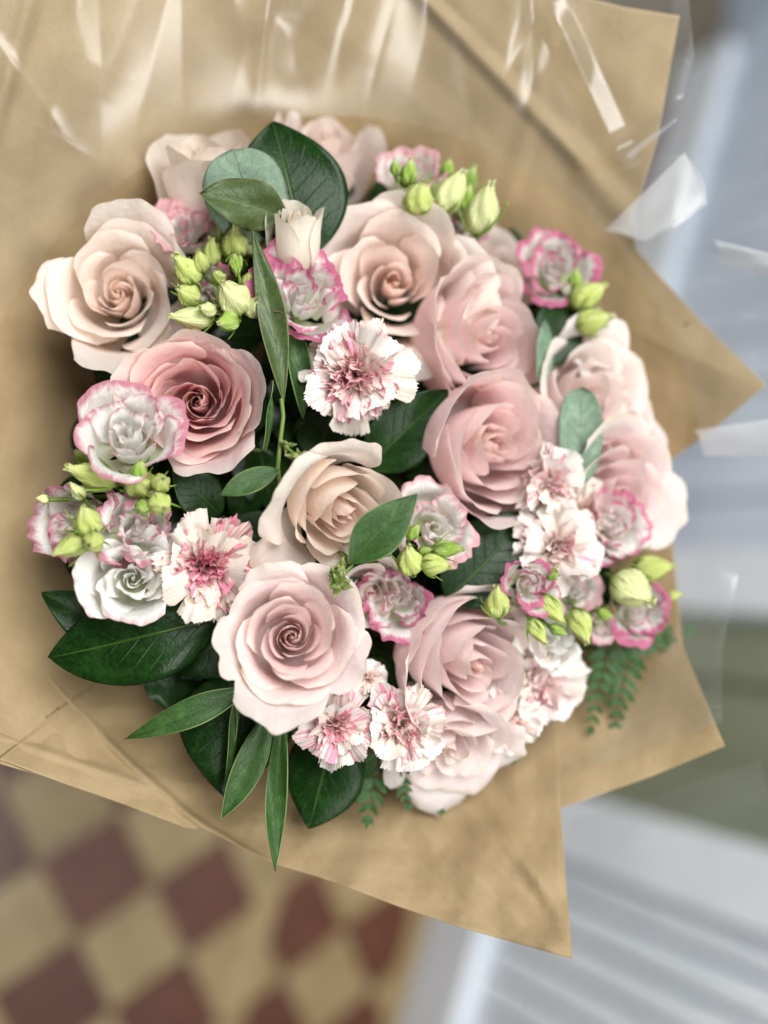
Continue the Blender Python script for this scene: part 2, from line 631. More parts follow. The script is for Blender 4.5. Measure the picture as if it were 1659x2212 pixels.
def wpart(name, parent, mat, u0, u1, v0, v1, z0, z1, bev=0.004):
    o = link(name, box_mesh(name, u0, u1, WALL_V + v0, WALL_V + v1, z0, z1, bev), mat, parent)
    return o


def u_at(vx, vy, z=None):
    """u, z of the wall point seen in direction (vx, vy)"""
    d = FWD + RGT * ((vx - VW / 2) / FPX) + UPV * ((VH / 2 - vy) / FPX)
    t = (WALL_V - CAM.dot(WV)) / d.dot(WV)
    p = CAM + d * t
    return p.dot(WU), p.z


UD0, _ = u_at(1659, 1340)      # door edges
UD1, _ = u_at(1500, 1790)
print('DOOR', UD0, UD1, u_at(1000, 2200), u_at(1659, 300), u_at(1659, 1000))
sk = wpart('skirting_board', wall, MAT['white'], UD1 + 0.10, 1.9, -0.03, 0.06, 0.0, 0.13, 0.006)
sk2 = wpart('skirting_board', wall, MAT['white'], -1.6, UD0 - 0.10, -0.03, 0.06, 0.0, 0.13, 0.006)
bw = 0.05
x = UD1 + 0.10
while x < 1.9:
    wpart('board', wall, MAT['white'], x + 0.003, x + bw - 0.003, 0.0, 0.055, 0.13, WH, 0.012)
    x += bw
x = UD0 - 0.10
while x > -1.6:
    wpart('board', wall, MAT['wall'], x - 2 * bw + 0.003, x - 0.003, 0.0, 0.055, 0.13, WH, 0.012)
    x -= 2 * bw

door = empty('panelled_door', WF)
tag(door, 'sage green panelled door in a white frame behind the wrapped bouquet', 'door')


def dpart(name, mat, u0, u1, v0, v1, z0, z1, bev=0.004, parent=None):
    return link(name, box_mesh(name, u0, u1, WALL_V + v0, WALL_V + v1, z0, z1, bev), mat, parent or door)


dw = UD1 - UD0
dpart('door_frame', MAT['white'], UD0 - 0.10, UD0, -0.035, 0.06, 0.0, WH)
dpart('door_frame', MAT['white'], UD1, UD1 + 0.10, -0.035, 0.06, 0.0, WH)
dpart('door_leaf', MAT['sagepaint'], UD0, UD1, 0.035, 0.058, 0.0, WH)
dpart('stile', MAT['sagepaint'], UD0, UD0 + 0.09, 0.008, 0.035, 0.0, WH)
dpart('stile', MAT['sagepaint'], UD1 - 0.09, UD1, 0.008, 0.035, 0.0, WH)
dpart('rail', MAT['sagepaint'], UD0 + 0.09, UD1 - 0.09, 0.008, 0.035, 0.0, 0.20)
dpart('rail', MAT['sagepaint'], UD0 + 0.09, UD1 - 0.09, 0.008, 0.035, 0.80, 0.95)

# ------------------------------------------------------------------ the bouquet: frame of the whole
BC = (720.0, 1050.0)
AXIS = (-FWD + RGT * 0.27 + UPV * 0.12).normalized()
TIE = P(BC[0], BC[1], dome(*BC)) - AXIS * 0.27


def stem_for(root, mat, base_local, r=0.0022, n=10, name='stem'):
    """a stem from the flower's base down to where the bunch is tied"""
    inv = root.matrix_world.inverted()
    p0 = Vector(base_local)
    w0 = root.matrix_world @ p0
    z = (root.matrix_world.to_3x3() @ Vector((0, 0, 1))).normalized()
    d = (w0 - TIE).length
    rn = random.Random(hash((round(w0.x, 4), round(w0.y, 4))))
    tie = TIE + Vector((rn.uniform(-1, 1), rn.uniform(-1, 1), rn.uniform(-1, 1))) * 0.010
    pts = bez(w0, w0 - z * d * 0.22, tie + AXIS * d * 0.45, tie, n)
    pts.append(tie - AXIS * 0.10 + (tie - TIE) * 1.5)
    pts = [inv @ p for p in pts]
    s = root.matrix_world.to_scale().x
    return link(name, tube_mesh(name, pts, r / s, 7), mat, root)


# ------------------------------------------------------------------ petals
def cup_petal(rng, a, hw, th0, tht, Lu, hb, zb, curl=0.0, spiral=0.0, tip=0.0, side=0.25, wave=0.0, wfreq=3.0,
              ruffle=0.0, rfreq=9.0, phi0=0.0, nu=19, nv=15, edge_out=0.0, serr=0.0, crinkle=0.0):
    """a cupped petal: rises from the flower's base to belly radius a, then leans by th0..tht from the axis"""
    u = np.linspace(-1, 1, nu)[:, None] * np.ones((1, nv))
    v = np.ones((nu, 1)) * np.linspace(0, 1, nv)[None, :]
    SP = 0.42
    vb = np.clip(v / SP, 0, 1)
    t = np.clip((v - SP) / (1 - SP), 0, 1)
    rb = a * np.sin(vb * math.pi / 2) ** 0.85
    z = zb + hb * (1 - np.cos(vb * math.pi / 2))
    ph = rng.uniform(0, 6.28, 8)
    lean = 0.10 * np.sin(1.6 * u + ph[0])
    th = th0 + (tht - th0) * t ** 1.4 + curl * sst(0.62, 1.0, t) * (0.55 + 0.45 * np.abs(u) ** 1.5) + lean * t
    Lloc = Lu * (1 - side * np.abs(u) ** 2.6) * (1 + tip * np.exp(-(u / 0.16) ** 2)) * (1 + 0.05 * np.sin(2.3 * u + ph[1]))
    dt = np.diff(t, axis=1, prepend=t[:, :1])
    r = rb + np.cumsum(np.sin(th) * dt, 1) * Lloc
    z = z + np.cumsum(np.cos(th) * dt, 1) * Lloc
    w = 0.28 + 0.72 * np.sin(np.clip(v / 0.62, 0, 1) * math.pi / 2)
    w = w * (1 - 0.16 * sst(0.75, 1.0, v))
    squeeze = np.where(r > a, (a / np.maximum(r, 1e-4)) ** 0.75, 1.0)
    phi = phi0 + u * hw * w * squeeze
    r = r + spiral * u * sst(0.0, 0.45, v) + edge_out * np.abs(u) ** 3 * t
    if wave:
        wv = np.sin(wfreq * u * 1.6 + ph[2]) + 0.6 * np.sin(wfreq * 2.3 * u + ph[3])
        r = r + wave * wv * t ** 1.5
        z = z + 0.5 * wave * np.sin(wfreq * 1.9 * u + ph[4]) * t ** 2 + 0.25 * wave * np.sin(5 * v + 3 * u + ph[5])
    if ruffle:
        rf = np.sin(rfreq * u + ph[6]) + 0.7 * np.sin(rfreq * 1.7 * u + ph[7])
        m = sst(0.45, 1.0, t)
        r = r + ruffle * rf * m
        z = z + ruffle * 0.8 * np.cos(rfreq * 1.25 * u + ph[5]) * m
        phi = phi + ruffle * 0.5 * np.sin(rfreq * 1.4 * u + ph[3]) * m / np.maximum(r, 0.15)
    if serr:
        zz = rng.uniform(-1, 1, (nu, 1)) * serr * sst(0.85, 1.0, v)
        z = z + zz
    if crinkle:
        p2 = rng.uniform(0, 6.28, 6)
        r = r + crinkle * t * (np.sin(11 * u + 5 * v + p2[0]) + np.sin(7 * u - 13 * v + p2[1]) + 0.8 * np.sin(19 * u + 9 * v + p2[2]) * t)
        z = z + 1.5 * crinkle * t ** 4 * (np.sin(8 * u + p2[3]) + 0.7 * np.sin(15 * u + p2[4]))
    r = np.maximum(r, 0.004)
    X, Y = r * np.cos(phi), r * np.sin(phi)
    margin = np.maximum(v, np.abs(u) * sst(0.2, 0.55, v) * 0.985)
    return X, Y, z, (u + 1) / 2, v, margin


def add_petal(root, mat, rng, color, thick, name='petal', tilt=0.0, **kw):
    X, Y, Z, U, V, Mg = cup_petal(rng, **kw)
    if tilt:
        ax = Vector((rng.uniform(-1, 1), rng.uniform(-1, 1), 0.3 * rng.uniform(-1, 1))).normalized()
        R = np.array(Matrix.Rotation(tilt * rng.uniform(-1, 1), 3, ax))
        p0 = np.array((0, 0, kw['zb']))
        Q = (np.stack([X, Y, Z], -1) - p0) @ R.T + p0
        X, Y, Z = Q[..., 0], Q[..., 1], Q[..., 2]
    me = grid_mesh(name, X, Y, Z, U, V, {'margin': Mg})
    return link(name, me, mat, root, color)


def lerp3(a, b, t):
    return tuple(a[i] + (b[i] - a[i]) * t for i in range(3))


def make_rose(label, vx, vy, R, tx, ty, inner, outer, dz=0.0, seed=1, spin=0.0, n=18, openness=0.5, chaos=0.0,
              guards=(), cat='rose', depth=1.0, sink=0.0, core=True, wave=1.0, mirror=False, group='dusty pink and cream roses of the bouquet'):
    d = dome(vx, vy) + dz
    root = empty('rose', frame_at(vx, vy, d, tx, ty), R * d / FPX)
    tag(root, label, cat, group)
    rng = np.random.default_rng(seed)
    thick = 0.00035 / (R * d / FPX)
    zb = -1.12 * depth
    H = -zb
    hd = 2.39996
    for i in range(n):
        s = i / (n - 1)
        a = 0.06 + 0.82 * s ** 1.4
        # top of the inner whorl sits slightly below the surrounding rims
        ztop = -0.05 - sink * (1 - s) + 0.10 * math.sin(min(s / 0.55, 1) * math.pi / 2) - 0.55 * openness * max(0.0, s - 0.55) ** 1.2
        hb = H * (0.42 + 0.10 * s)
        Lu = (ztop - zb - hb)
        op = openness
        mir = -1 if mirror else 1
        th0 = -0.10 + 0.34 * s * (0.5 + op)
        tht = -0.22 + (0.50 + 1.15 * op) * s ** 1.6 * 1.25
        curl = (0.04 + 0.70 * op) * sst(0.40, 0.95, np.array(s)) * rng.uniform(0.5, 1.4)
        Lu = Lu / max(0.45, math.cos((th0 + tht) / 2))
        hw = 2.4 - 1.15 * min(1, s / 0.40) if s < 0.40 else 1.25 - 0.35 * (s - 0.40)
        hw *= rng.uniform(0.92, 1.1)
        spiral = (0.045 + 0.035 * s) * mir
        if i == 0: hw, spiral, a, tht = 5.0, 0.045, 0.055, -0.35
        col = lerp3(inner, outer, min(1, s * 1.15) ** 0.9)
        k = rng.uniform(0.93, 1.05)
        add_petal(root, MAT['rose'], rng, (*[c * k for c in col], 1), thick, tilt=chaos * (0.35 + s) * 0.5 if i > 1 else 0,
                  a=a * rng.uniform(0.96, 1.04), hw=hw, th0=th0 + chaos * rng.uniform(-.12, .12), tht=tht + chaos * rng.uniform(-.3, .3),
                  Lu=Lu * rng.uniform(0.95, 1.05), hb=hb, zb=zb, curl=curl, spiral=spiral,
                  tip=0.02 + 0.05 * s * rng.uniform(0.0, 1.3), side=0.20 + 0.10 * s, wave=(0.006 + 0.012 * s) * wave,
                  phi0=spin + mir * i * hd + rng.uniform(-0.15, 0.15), edge_out=0.03 * s, crinkle=0.003,
                  nu=41 if i == 0 else 25, nv=17)
    for g in guards:
        ang, a, hwg, th0, tht, Lu, curl = g[:7]
        cg = lerp3(outer, (0.93, 0.87, 0.84), 0.35)
        zoff = g[8] if len(g) > 8 else 0.0
        add_petal(root, MAT['rose'], rng, (*cg, 1), thick, a=a, hw=hwg, th0=th0, tht=tht, Lu=Lu, hb=H * 0.5, zb=zb - 0.02 + zoff, curl=curl,
                  spiral=0.03, tip=0.09, side=0.22, wave=0.03, phi0=math.radians(ang), nu=27, nv=22, crinkle=0.005)
    # calyx and stem
    nv_, nu_ = 6, 12
    tt = np.linspace(0, 1, nv_)[None, :]; qq = np.linspace(0, 2 * np.pi, nu_)[:, None]
    rr = 0.10 + 0.10 * np.sin(tt * math.pi * 0.75)
    me = grid_mesh('calyx', rr * np.cos(qq), rr * np.sin(qq), zb - 0.22 + 0.26 * tt + 0 * qq, qq / 6.28 + 0 * tt, tt + 0 * qq)
    link('calyx', me, MAT['sepal'], root)
    stem_for(root, MAT['darkstem'], (0, 0, zb - 0.2), 0.0026)
    return root


def make_lisianthus(label, vx, vy, R, tx, ty, pink, amount, dz=0.0, seed=1, n=13, openness=0.6, depth=0.9, spin=0.0, ruffle=1.0,
                    chaos=0.25):
    d = dome(vx, vy) + dz
    root = empty('lisianthus', frame_at(vx, vy, d, tx, ty), R * d / FPX)
    tag(root, label, 'lisianthus', 'white lisianthus with pink petal edges')
    rng = np.random.default_rng(seed)
    thick = 0.0003 / (R * d / FPX)
    zb = -1.0 * depth
    for i in range(n):
        s = i / (n - 1)
        a = 0.09 + 0.60 * s ** 1.05
        ztop = -0.08 + 0.05 * math.sin(s * math.pi) - 0.22 * openness * s ** 2
        hb = -zb * 0.40
        th0 = -0.05 + 0.35 * s
        tht = -0.05 + (0.6 + 0.95 * openness) * s ** 1.3
        Lu = (ztop - zb - hb) / max(0.5, math.cos((th0 + tht) / 2)) * (1 + 0.12 * s)
        hw = 2.1 - 1.0 * min(1, s / 0.4) if s < 0.4 else 1.1
        if i == 0: hw = 3.2
        k = rng.uniform(0.9, 1.1)
        add_petal(root, MAT['lis'], rng, (*[c * k for c in pink], amount * rng.uniform(0.75, 1.2) * (0.62 + 0.45 * s)), thick, tilt=chaos * (0.3 + 0.5 * s) if i else 0,
                  a=a * rng.uniform(0.92, 1.08), hw=hw * rng.uniform(0.85, 1.1), th0=th0, tht=tht + rng.uniform(-.15, .2),
                  Lu=Lu * rng.uniform(0.93, 1.07), hb=hb, zb=zb, curl=(0.3 + 0.8 * openness * s) * rng.uniform(0.5, 1.3),
                  spiral=0.07, tip=0.04, side=0.22, wave=0.03, ruffle=(0.008 + 0.018 * s) * ruffle, rfreq=rng.uniform(7, 11),
                  phi0=spin + i * 2.39996 + rng.uniform(-.2, .2), nu=31, nv=14, serr=0.022 * ruffle)
    stem_for(root, MAT['darkstem'], (0, 0, zb), 0.0016)
    return root


def make_carnation(label, vx, vy, R, tx, ty, dz=0.0, seed=1, n_out=11, n_in=56, stripes=0.5, centre=1.0, spin=0.0, cin=(0.80, 0.56, 0.50),
                   cout=(0.72, 0.665, 0.59), flat=1.0):
    d = dome(vx, vy) + dz
    root = empty('carnation', frame_at(vx, vy, d, tx, ty), R * d / FPX)
    tag(root, label, 'carnation', 'striped white and magenta spray carnations')
    rng = np.random.default_rng(seed)
    thick = 0.00025 / (R * d / FPX)
    total = n_out + n_in
    for i in range(total):
        outer = i >= n_in
        nu, nv = (33, 11) if outer else (25, 9)
        u = np.linspace(-1, 1, nu)[:, None] * np.ones((1, nv))
        v = np.ones((nu, 1)) * np.linspace(0, 1, nv)[None, :]
        s = i / max(1, n_in - 1)
        phi0 = spin + (i * 2.39996 if not outer else (i - n_in) * 2 * math.pi / n_out * 1.0 + rng.uniform(-.18, .18))
        if outer:
            ring = (i - n_in) % 2
            L = rng.uniform(0.84, 1.08) * (1.0 if ring == 0 else 0.86)
            thA = (1.26 - 0.30 * ring) * flat + rng.uniform(-0.15, 0.18)
            wid = rng.uniform(0.36, 0.50)
            z0, r0 = -0.36 + 0.03 * ring, 0.08
            ruf, fr = rng.uniform(0.035, 0.085), rng.uniform(2.2, 4.2)
        else:
            L = rng.uniform(0.52, 0.70) * (0.88 + 0.52 * s)
            thA = 0.10 + 1.15 * s + rng.uniform(-0.25, 0.25)
            wid = rng.uniform(0.20, 0.34)
            z0, r0 = -0.48, 0.03 + 0.16 * s
            ruf, fr = rng.uniform(0.04, 0.085), rng.uniform(3.5, 8)
        ph = rng.uniform(0, 6.28, 6)
        edge = 1 - 0.18 * np.abs(u) ** 2 + 0.05 * np.sin(3.1 * u + ph[4])
        zig = rng.uniform(-1, 1, (nu, 1)); zig[::2] -= 0.7
        Ls = L * edge * (1 + (0.030 if outer else 0.05) * zig * sst(0.8, 1.0, v))
        th = thA + (0.55 if outer else 0.3) * (v - 0.4) * rng.uniform(-0.3, 1.5) + 0.22 * np.sin(1.7 * u + ph[5]) * v
        rho = v * Ls
        wv = wid * (0.16 + 0.84 * v ** 0.9)
        fold = ruf * (np.sin(fr * u + ph[0]) + 0.5 * np.sin(fr * 2.3 * u + ph[1])) * v ** 1.4 + 0.03 * np.sin(3 * v + 2 * u + ph[2])
        cx = r0 + rho * np.sin(th); cz = z0 + rho * np.cos(th)
        nx, nz = np.cos(th), -np.sin(th)
        X = cx + fold * nx
        Z = cz + fold * nz
        Y = u * wv * (1 - 0.12 * np.abs(np.sin(fr * u)) * v) + 0.03 * np.sin(4 * u + ph[3]) * v
        tw = rng.uniform(-0.7, 0.7) if not outer else rng.uniform(-0.22, 0.22)
        X, Y = r0 + (X - r0) * math.cos(tw) - Y * math.sin(tw), (X - r0) * math.sin(tw) + Y * math.cos(tw)
        c, sn = math.cos(phi0), math.sin(phi0)
        Xr, Yr = X * c - Y * sn, X * sn + Y * c
        me = grid_mesh('petal', Xr, Yr, Z, (u + 1) / 2, v, {'margin': v})
        if outer:
            col = (*[q * rng.uniform(0.95, 1.03) for q in cout], stripes * rng.choice([0.3, 0.8, 1.3]))
        else:
            col = (*lerp3(cin, cout, min(1, max(0, s * 0.9 + rng.uniform(-.15, .1)))), centre * rng.uniform(0.7, 1.25) * (1.15 - 0.35 * s))
        link('petal', me, MAT['car'], root, col)
    # green calyx tube
    qq = np.linspace(0, 2 * np.pi, 11)[:, None]; tt = np.linspace(0, 1, 5)[None, :]
    rr = 0.13 + 0.05 * np.sin(tt * 2.6)
    me = grid_mesh('calyx', rr * np.cos(qq), rr * np.sin(qq), -0.95 + 0.6 * tt + 0 * qq, qq / 6.28 + 0 * tt, tt + 0 * qq)
    link('calyx', me, MAT['sepal'], root)
    stem_for(root, MAT['darkstem'], (0, 0, -0.95), 0.0014)
    return root


# ------------------------------------------------------------------ buds
def bud_mesh(rng, ratio, twist, openness):
    """a pointed bud of unit length, five overlapping petals twisted round each other"""
    nu, nv = 41, 20
    q = np.linspace(0, 2 * np.pi, nu)[:, None]; v = np.linspace(0, 1, nv)[None, :]
    prof = np.sin(np.clip(v * 1.02, 0, 1) ** 0.72 * math.pi) ** 0.75
    prof = ratio * (prof * (1 - 0.25 * v) + 0.03)
    prof = np.maximum(prof, ratio * openness * sst(0.6, 1, v))
    a = q + twist * v
    saw = ((a * 5 / (2 * np.pi)) % 1.0)
    ridge = (saw - 0.5) * 0.34 * sst(0.12, 0.5, v) + 0.05 * np.sin(3 * q + rng.uniform(0, 6)) * v
    r = prof * (1 + ridge)
    r = r + ratio * 0.10 * np.sin(9 * q + rng.uniform(0, 6)) * sst(0.85, 1, v)
    z = v + 0.05 * np.sin(5 * q + rng.uniform(0, 6)) * sst(0.8, 1, v) + 0 * q
    bend = 0.10 * rng.uniform(-1, 1) * v ** 2
    X, Y = r * np.cos(q) + bend, r * np.sin(q)
    X[-1], Y[-1] = X[0], Y[0]
    return grid_mesh('bud', X, Y, z, q / (2 * np.pi) + 0 * v, v + 0 * q)


def sepal_mesh(rng, ratio, n=5, ln=0.62, wid=0.055):
    co, f = [], []
    for k in range(n):
        p0 = 2 * math.pi * k / n + rng.uniform(-.2, .2)
        flare = rng.uniform(0.0, 0.22)
        L = ln * rng.uniform(0.75, 1.2)
        b = len(co); m = 6
        for j in range(m + 1):
            t = j / m
            r = ratio * (0.28 + 0.95 * math.sin(min(1, t * 1.3) * 1.4)) + flare * t * t
            z = -0.03 + L * t
            w = wid * (1 - t) ** 0.7 + 0.004
            for sgn, dr in ((-1, 0), (0, 0.02), (1, 0)):
                da = sgn * w / max(r, 0.05)
                co.append(((r + dr) * math.cos(p0 + da), (r + dr) * math.sin(p0 + da), z))
        for j in range(m):
            for e in range(2):
                i0 = b + j * 3 + e
                f.append((i0, i0 + 1, i0 + 4, i0 + 3))
    return raw_mesh('calyx', np.array(co), np.array(f))


LIME = (0.48, 0.55, 0.15)
PALE = (0.66, 0.69, 0.34)
GREEN = (0.26, 0.40, 0.06)
WHITEBUD = (0.70, 0.72, 0.48)


def make_sprig(label, node, buds, seed=1, dz=0.0, cat='bud sprig'):
    """buds: (vx, vy, length, ratio, dirx, diry, toward camera, colour, dz); all on one branching stem"""
    rng = np.random.default_rng(seed)
    nd = dome(*node) + dz + 0.035
    base = P(node[0], node[1], nd)
    m = Matrix.Identity(4); m.translation = base
    root = empty('bud_sprig', m)
    tag(root, label, cat, 'lime green lisianthus buds')
    for (vx, vy, ln, ratio, dx, dy, dc, colr, ddz) in buds:
        ln *= 1.04 if node[0] < 1000 else 0.90
        d = dome(vx, vy) + dz + ddz
        p = P(vx, vy, d)
        b = (CAM - p).normalized(); r = (RGT - b * RGT.dot(b)).normalized(); u = b.cross(r)
        z = (r * dx + u * dy + b * dc).normalized()
        x = (r - z * r.dot(z)) if abs(r.dot(z)) < 0.9 else (u - z * u.dot(z))
        x.normalize(); y = z.cross(x)
        L = ln * d / FPX
        mm = Matrix((x, y, z)).transposed().to_4x4()
        mm.translation = p - z * L * 0.5 - base
        me = bud_mesh(rng, ratio, rng.uniform(1.0, 2.2), rng.uniform(0.10, 0.26))
        k = rng.uniform(0.9, 1.1)
        o = link('bud', me, MAT['bud'], root, (*[c * k for c in colr], 1))
        o.matrix_local = mm @ Matrix.Scale(L, 4)
        so = link('calyx', sepal_mesh(rng, ratio), MAT['sepal'], o, None, 0.012)
        q0 = p - z * L * 0.5 - base
        pts = bez(q0, q0 - z * L * 0.6, Vector((0, 0, 0)) + (q0 * 0.25), Vector((0, 0, 0)), 8)
        link('pedicel', tube_mesh('pedicel', pts, 0.0011, 6), MAT['stem'], root)
    stem_for(root, MAT['darkstem'], (0, 0, 0), 0.0016)
    return root


# ------------------------------------------------------------------ leaves
def leaf_geo(shape, width, fold, bend, rng, nu=17, nv=33, serr=0.0, wav=0.02, curl=0.0):
    u = np.linspace(-1, 1, nu)[:, None] * np.ones((1, nv))
    v = np.ones((nu, 1)) * np.linspace(0, 1, nv)[None, :]
    if shape == 'ovate':
        w = np.sin(np.pi * v ** 0.82) ** 0.80
    elif shape == 'obovate':
        w = np.sin(np.pi * v ** 1.15) ** 0.75
    elif shape == 'round':
        w = np.sqrt(np.clip(1 - (2 * v - 1) ** 2, 0, 1)) ** 0.95
    elif shape == 'lance':
        w = np.sin(np.pi * v ** 0.9) ** 0.95
    else:
        w = np.sin(np.pi * v) ** 0.7
    w = np.maximum(w, 0.012)
    ph = rng.uniform(0, 6.28, 6)
    w = w * (1 + 0.04 * np.sin(7 * v + ph[0]) + serr * np.sin(60 * v + ph[1]))
    X = u * w * width
    Y = v.copy()
    Z = np.abs(u) * w * width * fold + bend * (v - 0.5) ** 2 * -1.0
    Z = Z + wav * np.sin(5 * v + 2.2 * u + ph[2]) * np.abs(u) + wav * 0.6 * np.sin(11 * v + ph[3]) * u * np.abs(u)
    Z = Z - curl * np.abs(u) ** 2.5 * w * width
    X = X + 0.03 * np.sin(2.2 * v + ph[4])
    margin = np.maximum(np.abs(u), 0.0)
    return X, Y, Z, (u + 1) / 2, v, margin


def make_leaf(name, label, base, tip, width, mat, shape='ovate', fold=0.12, bend=0.15, roll=0.0, dzb=0.03, dzt=0.0, seed=1,
              serr=0.0, wav=0.02, curl=0.0, stem=True, cat='leaf', group=None, thick=0.0004, petiole=0.0):
    """base, tip in picture units; width = half width as a share of the length"""
    rng = np.random.default_rng(seed)
    b = P(base[0], base[1], dome(*base) + dzb)
    t = P(tip[0], tip[1], dome(*tip) + dzt)
    y = t - b; L = y.length; y.normalize()
    c = (CAM - (b + t) / 2).normalized()
    z = (c - y * c.dot(y)).normalized()
    x = y.cross(z)
    m = Matrix((x, y, z)).transposed().to_4x4()
    m.translation = b
    m = m @ Matrix.Rotation(roll, 4, 'Y')
    X, Y, Z, U, V, Mg = leaf_geo(shape, width, fold, bend, rng, serr=serr, wav=wav, curl=curl)
    Z = Z - Z[len(Z) // 2, 0]
    root = empty(name, m, L)
    tag(root, label, cat, group)
    link('blade', grid_mesh('blade', X, Y, Z, U, V, {'margin': Mg}), MAT[mat], root, None, thick / L)
    # raised midrib
    k = X.shape[0] // 2
    pts = [Vector((X[k, j], Y[k, j], Z[k, j] - 0.004)) for j in range(0, X.shape[1], 2)]
    link('midrib', tube_mesh('midrib', pts, [0.010 * (1 - 0.85 * i / len(pts)) for i in range(len(pts))], 6), MAT['darkstem'], root)
    if stem:
        stem_for(root, MAT['darkstem'], (X[k, 0], 0, Z[k, 0]), 0.0013)
    return root

# ------------------------------------------------------------------ kraft paper wrap and clear film
def paper_depth(vx, vy):
    x = (vx - 640) * D0 / FPX; y = (1100 - vy) * D0 / FPX
    rho = np.hypot(vx - BC[0], vy - BC[1]) * D0 / FPX
    g = 0.235 - 1.2 * rho + 1.3 * rho * rho
    return D0 + 0.16 * x + 0.10 * y + g


def poly_radius(poly, ang):
    best = 0
    dx, dy = math.cos(ang), math.sin(ang)
    for i in range(len(poly)):
        x1, y1 = poly[i][0] - BC[0], poly[i][1] - BC[1]
        x2, y2 = poly[(i + 1) % len(poly)][0] - BC[0], poly[(i + 1) % len(poly)][1] - BC[1]
        ex, ey = x2 - x1, y2 - y1
        den = dx * ey - dy * ex
        if abs(den) < 1e-9: continue
        t = (x1 * ey - y1 * ex) / den
        s = (x1 * dy - y1 * dx) / den
        if t > 0 and -1e-6 <= s <= 1 + 1e-6: best = max(best, t)
    return best


def facets(rng, n, wl, amp):
    """crumpled paper: folded ramps in random directions"""
    dirs = [(rng.uniform(0, 6.28), rng.uniform(0.6, 1.6) * wl, rng.uniform(0, 1), amp * rng.uniform(0.5, 1)) for _ in range(n)]
    def f(x, y):
        z = 0 * x
        for a, w, p, am in dirs:
            s = (x * math.cos(a) + y * math.sin(a)) / w + p
            z = z + am * (np.abs((s % 1.0) - 0.5) * 4 - 1)
        return z
    return f


def ridge(x, y, p, q, amp, w, soft=90.0):
    dx, dy = q[0] - p[0], q[1] - p[1]
    L = math.hypot(dx, dy)
    t = ((x - p[0]) * dx + (y - p[1]) * dy) / L
    d = np.abs((x - p[0]) * -dy + (y - p[1]) * dx) / L
    lim = sst(-soft, 0, t) * sst(L + soft, L, t)
    return amp * np.clip(1 - d / w, 0, 1) * lim


def wrap_sheet(name, poly, mat, parent, off, rough, creases=(), nrad=100, nang=720, r_in=400, thick=0.0003, arc=None, seed=3, tie=True):
    angs = set(np.linspace(-math.pi, math.pi, nang + 1)[:-1].tolist())
    for p in poly:
        angs.add(math.atan2(p[1] - BC[1], p[0] - BC[0]))
    angs = sorted(angs)
    if not arc:
        a0 = math.radians(8)
        angs = sorted([x if x >= a0 else x + 2 * math.pi for x in angs])
    if arc:
        angs = [a for a in angs if arc[0] <= a <= arc[1]]
    else:
        angs.append(angs[0] + 2 * math.pi)
    A = np.array(angs)
    Ro = np.array([poly_radius(poly, a) for a in angs])
    s = np.linspace(0, 1, nrad)
    rad = r_in + (Ro[:, None] - r_in) * s[None, :]
    VX = BC[0] + rad * np.cos(A)[:, None]; VY = BC[1] + rad * np.sin(A)[:, None]
    D = paper_depth(VX, VY) - (off - (off + 0.012) * sst(math.radians(125), math.radians(170), A)[:, None] if arc and arc[0] > 0 else off)
    D = D + rough(VX, VY) * sst(r_in, r_in + 250, rad)
    for c in creases:
        D = D - ridge(VX, VY, *c)
    base = np.array(CAM)[None, None, :]
    Pt = base + D[..., None] * (np.array(FWD) + np.array(RGT) * ((VX - VW / 2) / FPX)[..., None] + np.array(UPV) * ((VH / 2 - VY) / FPX)[..., None])
    if tie:
        ring = Pt[:, 0]
        tp = np.array(TIE)
        extra = []
        for k in (0.0, 0.2, 0.4, 0.6, 0.8):
            kk = 0.10 + 0.90 * k
            q = tp + (ring - tp) * kk
            extra.append(q)
        Pt = np.concatenate([np.stack(extra, 1), Pt], 1)
    X, Y, Z = Pt[..., 0], Pt[..., 1], Pt[..., 2]
    U = np.linspace(0, 1, X.shape[0])[:, None] * np.ones((1, X.shape[1])); V = np.ones((X.shape[0], 1)) * np.linspace(0, 1, X.shape[1])[None]
    return link(name, grid_mesh(name, X, Y, Z, U, V), mat, parent, None, thick)


_tm = Matrix.Identity(4); _tm.translation = TIE
wrap = empty('paper_wrap', Matrix.Identity(4))
tag(wrap, 'brown kraft paper wrapped in a wide pointed collar around the flowers', 'paper wrap')
rngp = np.random.default_rng(11)
f1 = facets(rngp, 7, 420, 0.0011)
f1b = facets(rngp, 6, 150, 0.00045)
rough1 = lambda x, y: f1(x, y) + f1b(x, y) + 0.004 * np.sin(np.arctan2(y - BC[1], x - BC[0]) * 7 + 1.0) * np.clip((np.hypot(x - BC[0], y - BC[1]) - 600) / 500, 0, 1)
POLY1 = [(-330, 1900), (-420, 700), (-300, -260), (560, -420), (1040, -60), (1350, 15), (1468, 34), (1420, 300), (1368, 470), (1376, 540), (1510, 690),
         (1655, 832), (1545, 925), (1440, 1000), (1455, 1200), (1475, 1400), (1566, 1612), (1400, 1680), (1212, 1745), (1000, 1830), (500, 1800), (0, 1650)]
CR1 = [((860, -60), (1230, 320), 0.0045, 26), ((1230, 320), (1400, 520), 0.003, 40), ((60, 20), (-10, 260), 0.004, 30),
       ((560, -300), (520, 200), 0.0015, 60), ((1180, 120), (1100, 420), 0.0015, 30), ((1220, 1560), (1560, 1600), 0.002, 60), ((1380, 720), (1600, 820), 0.002, 60)]
wrap_sheet('sheet', POLY1, MAT['kraft'], wrap, 0.0, rough1, CR1)
f2 = facets(rngp, 7, 380, 0.0009)
f2b = facets(rngp, 8, 120, 0.0005)
rough2 = lambda x, y: f2(x, y) + f2b(x, y)
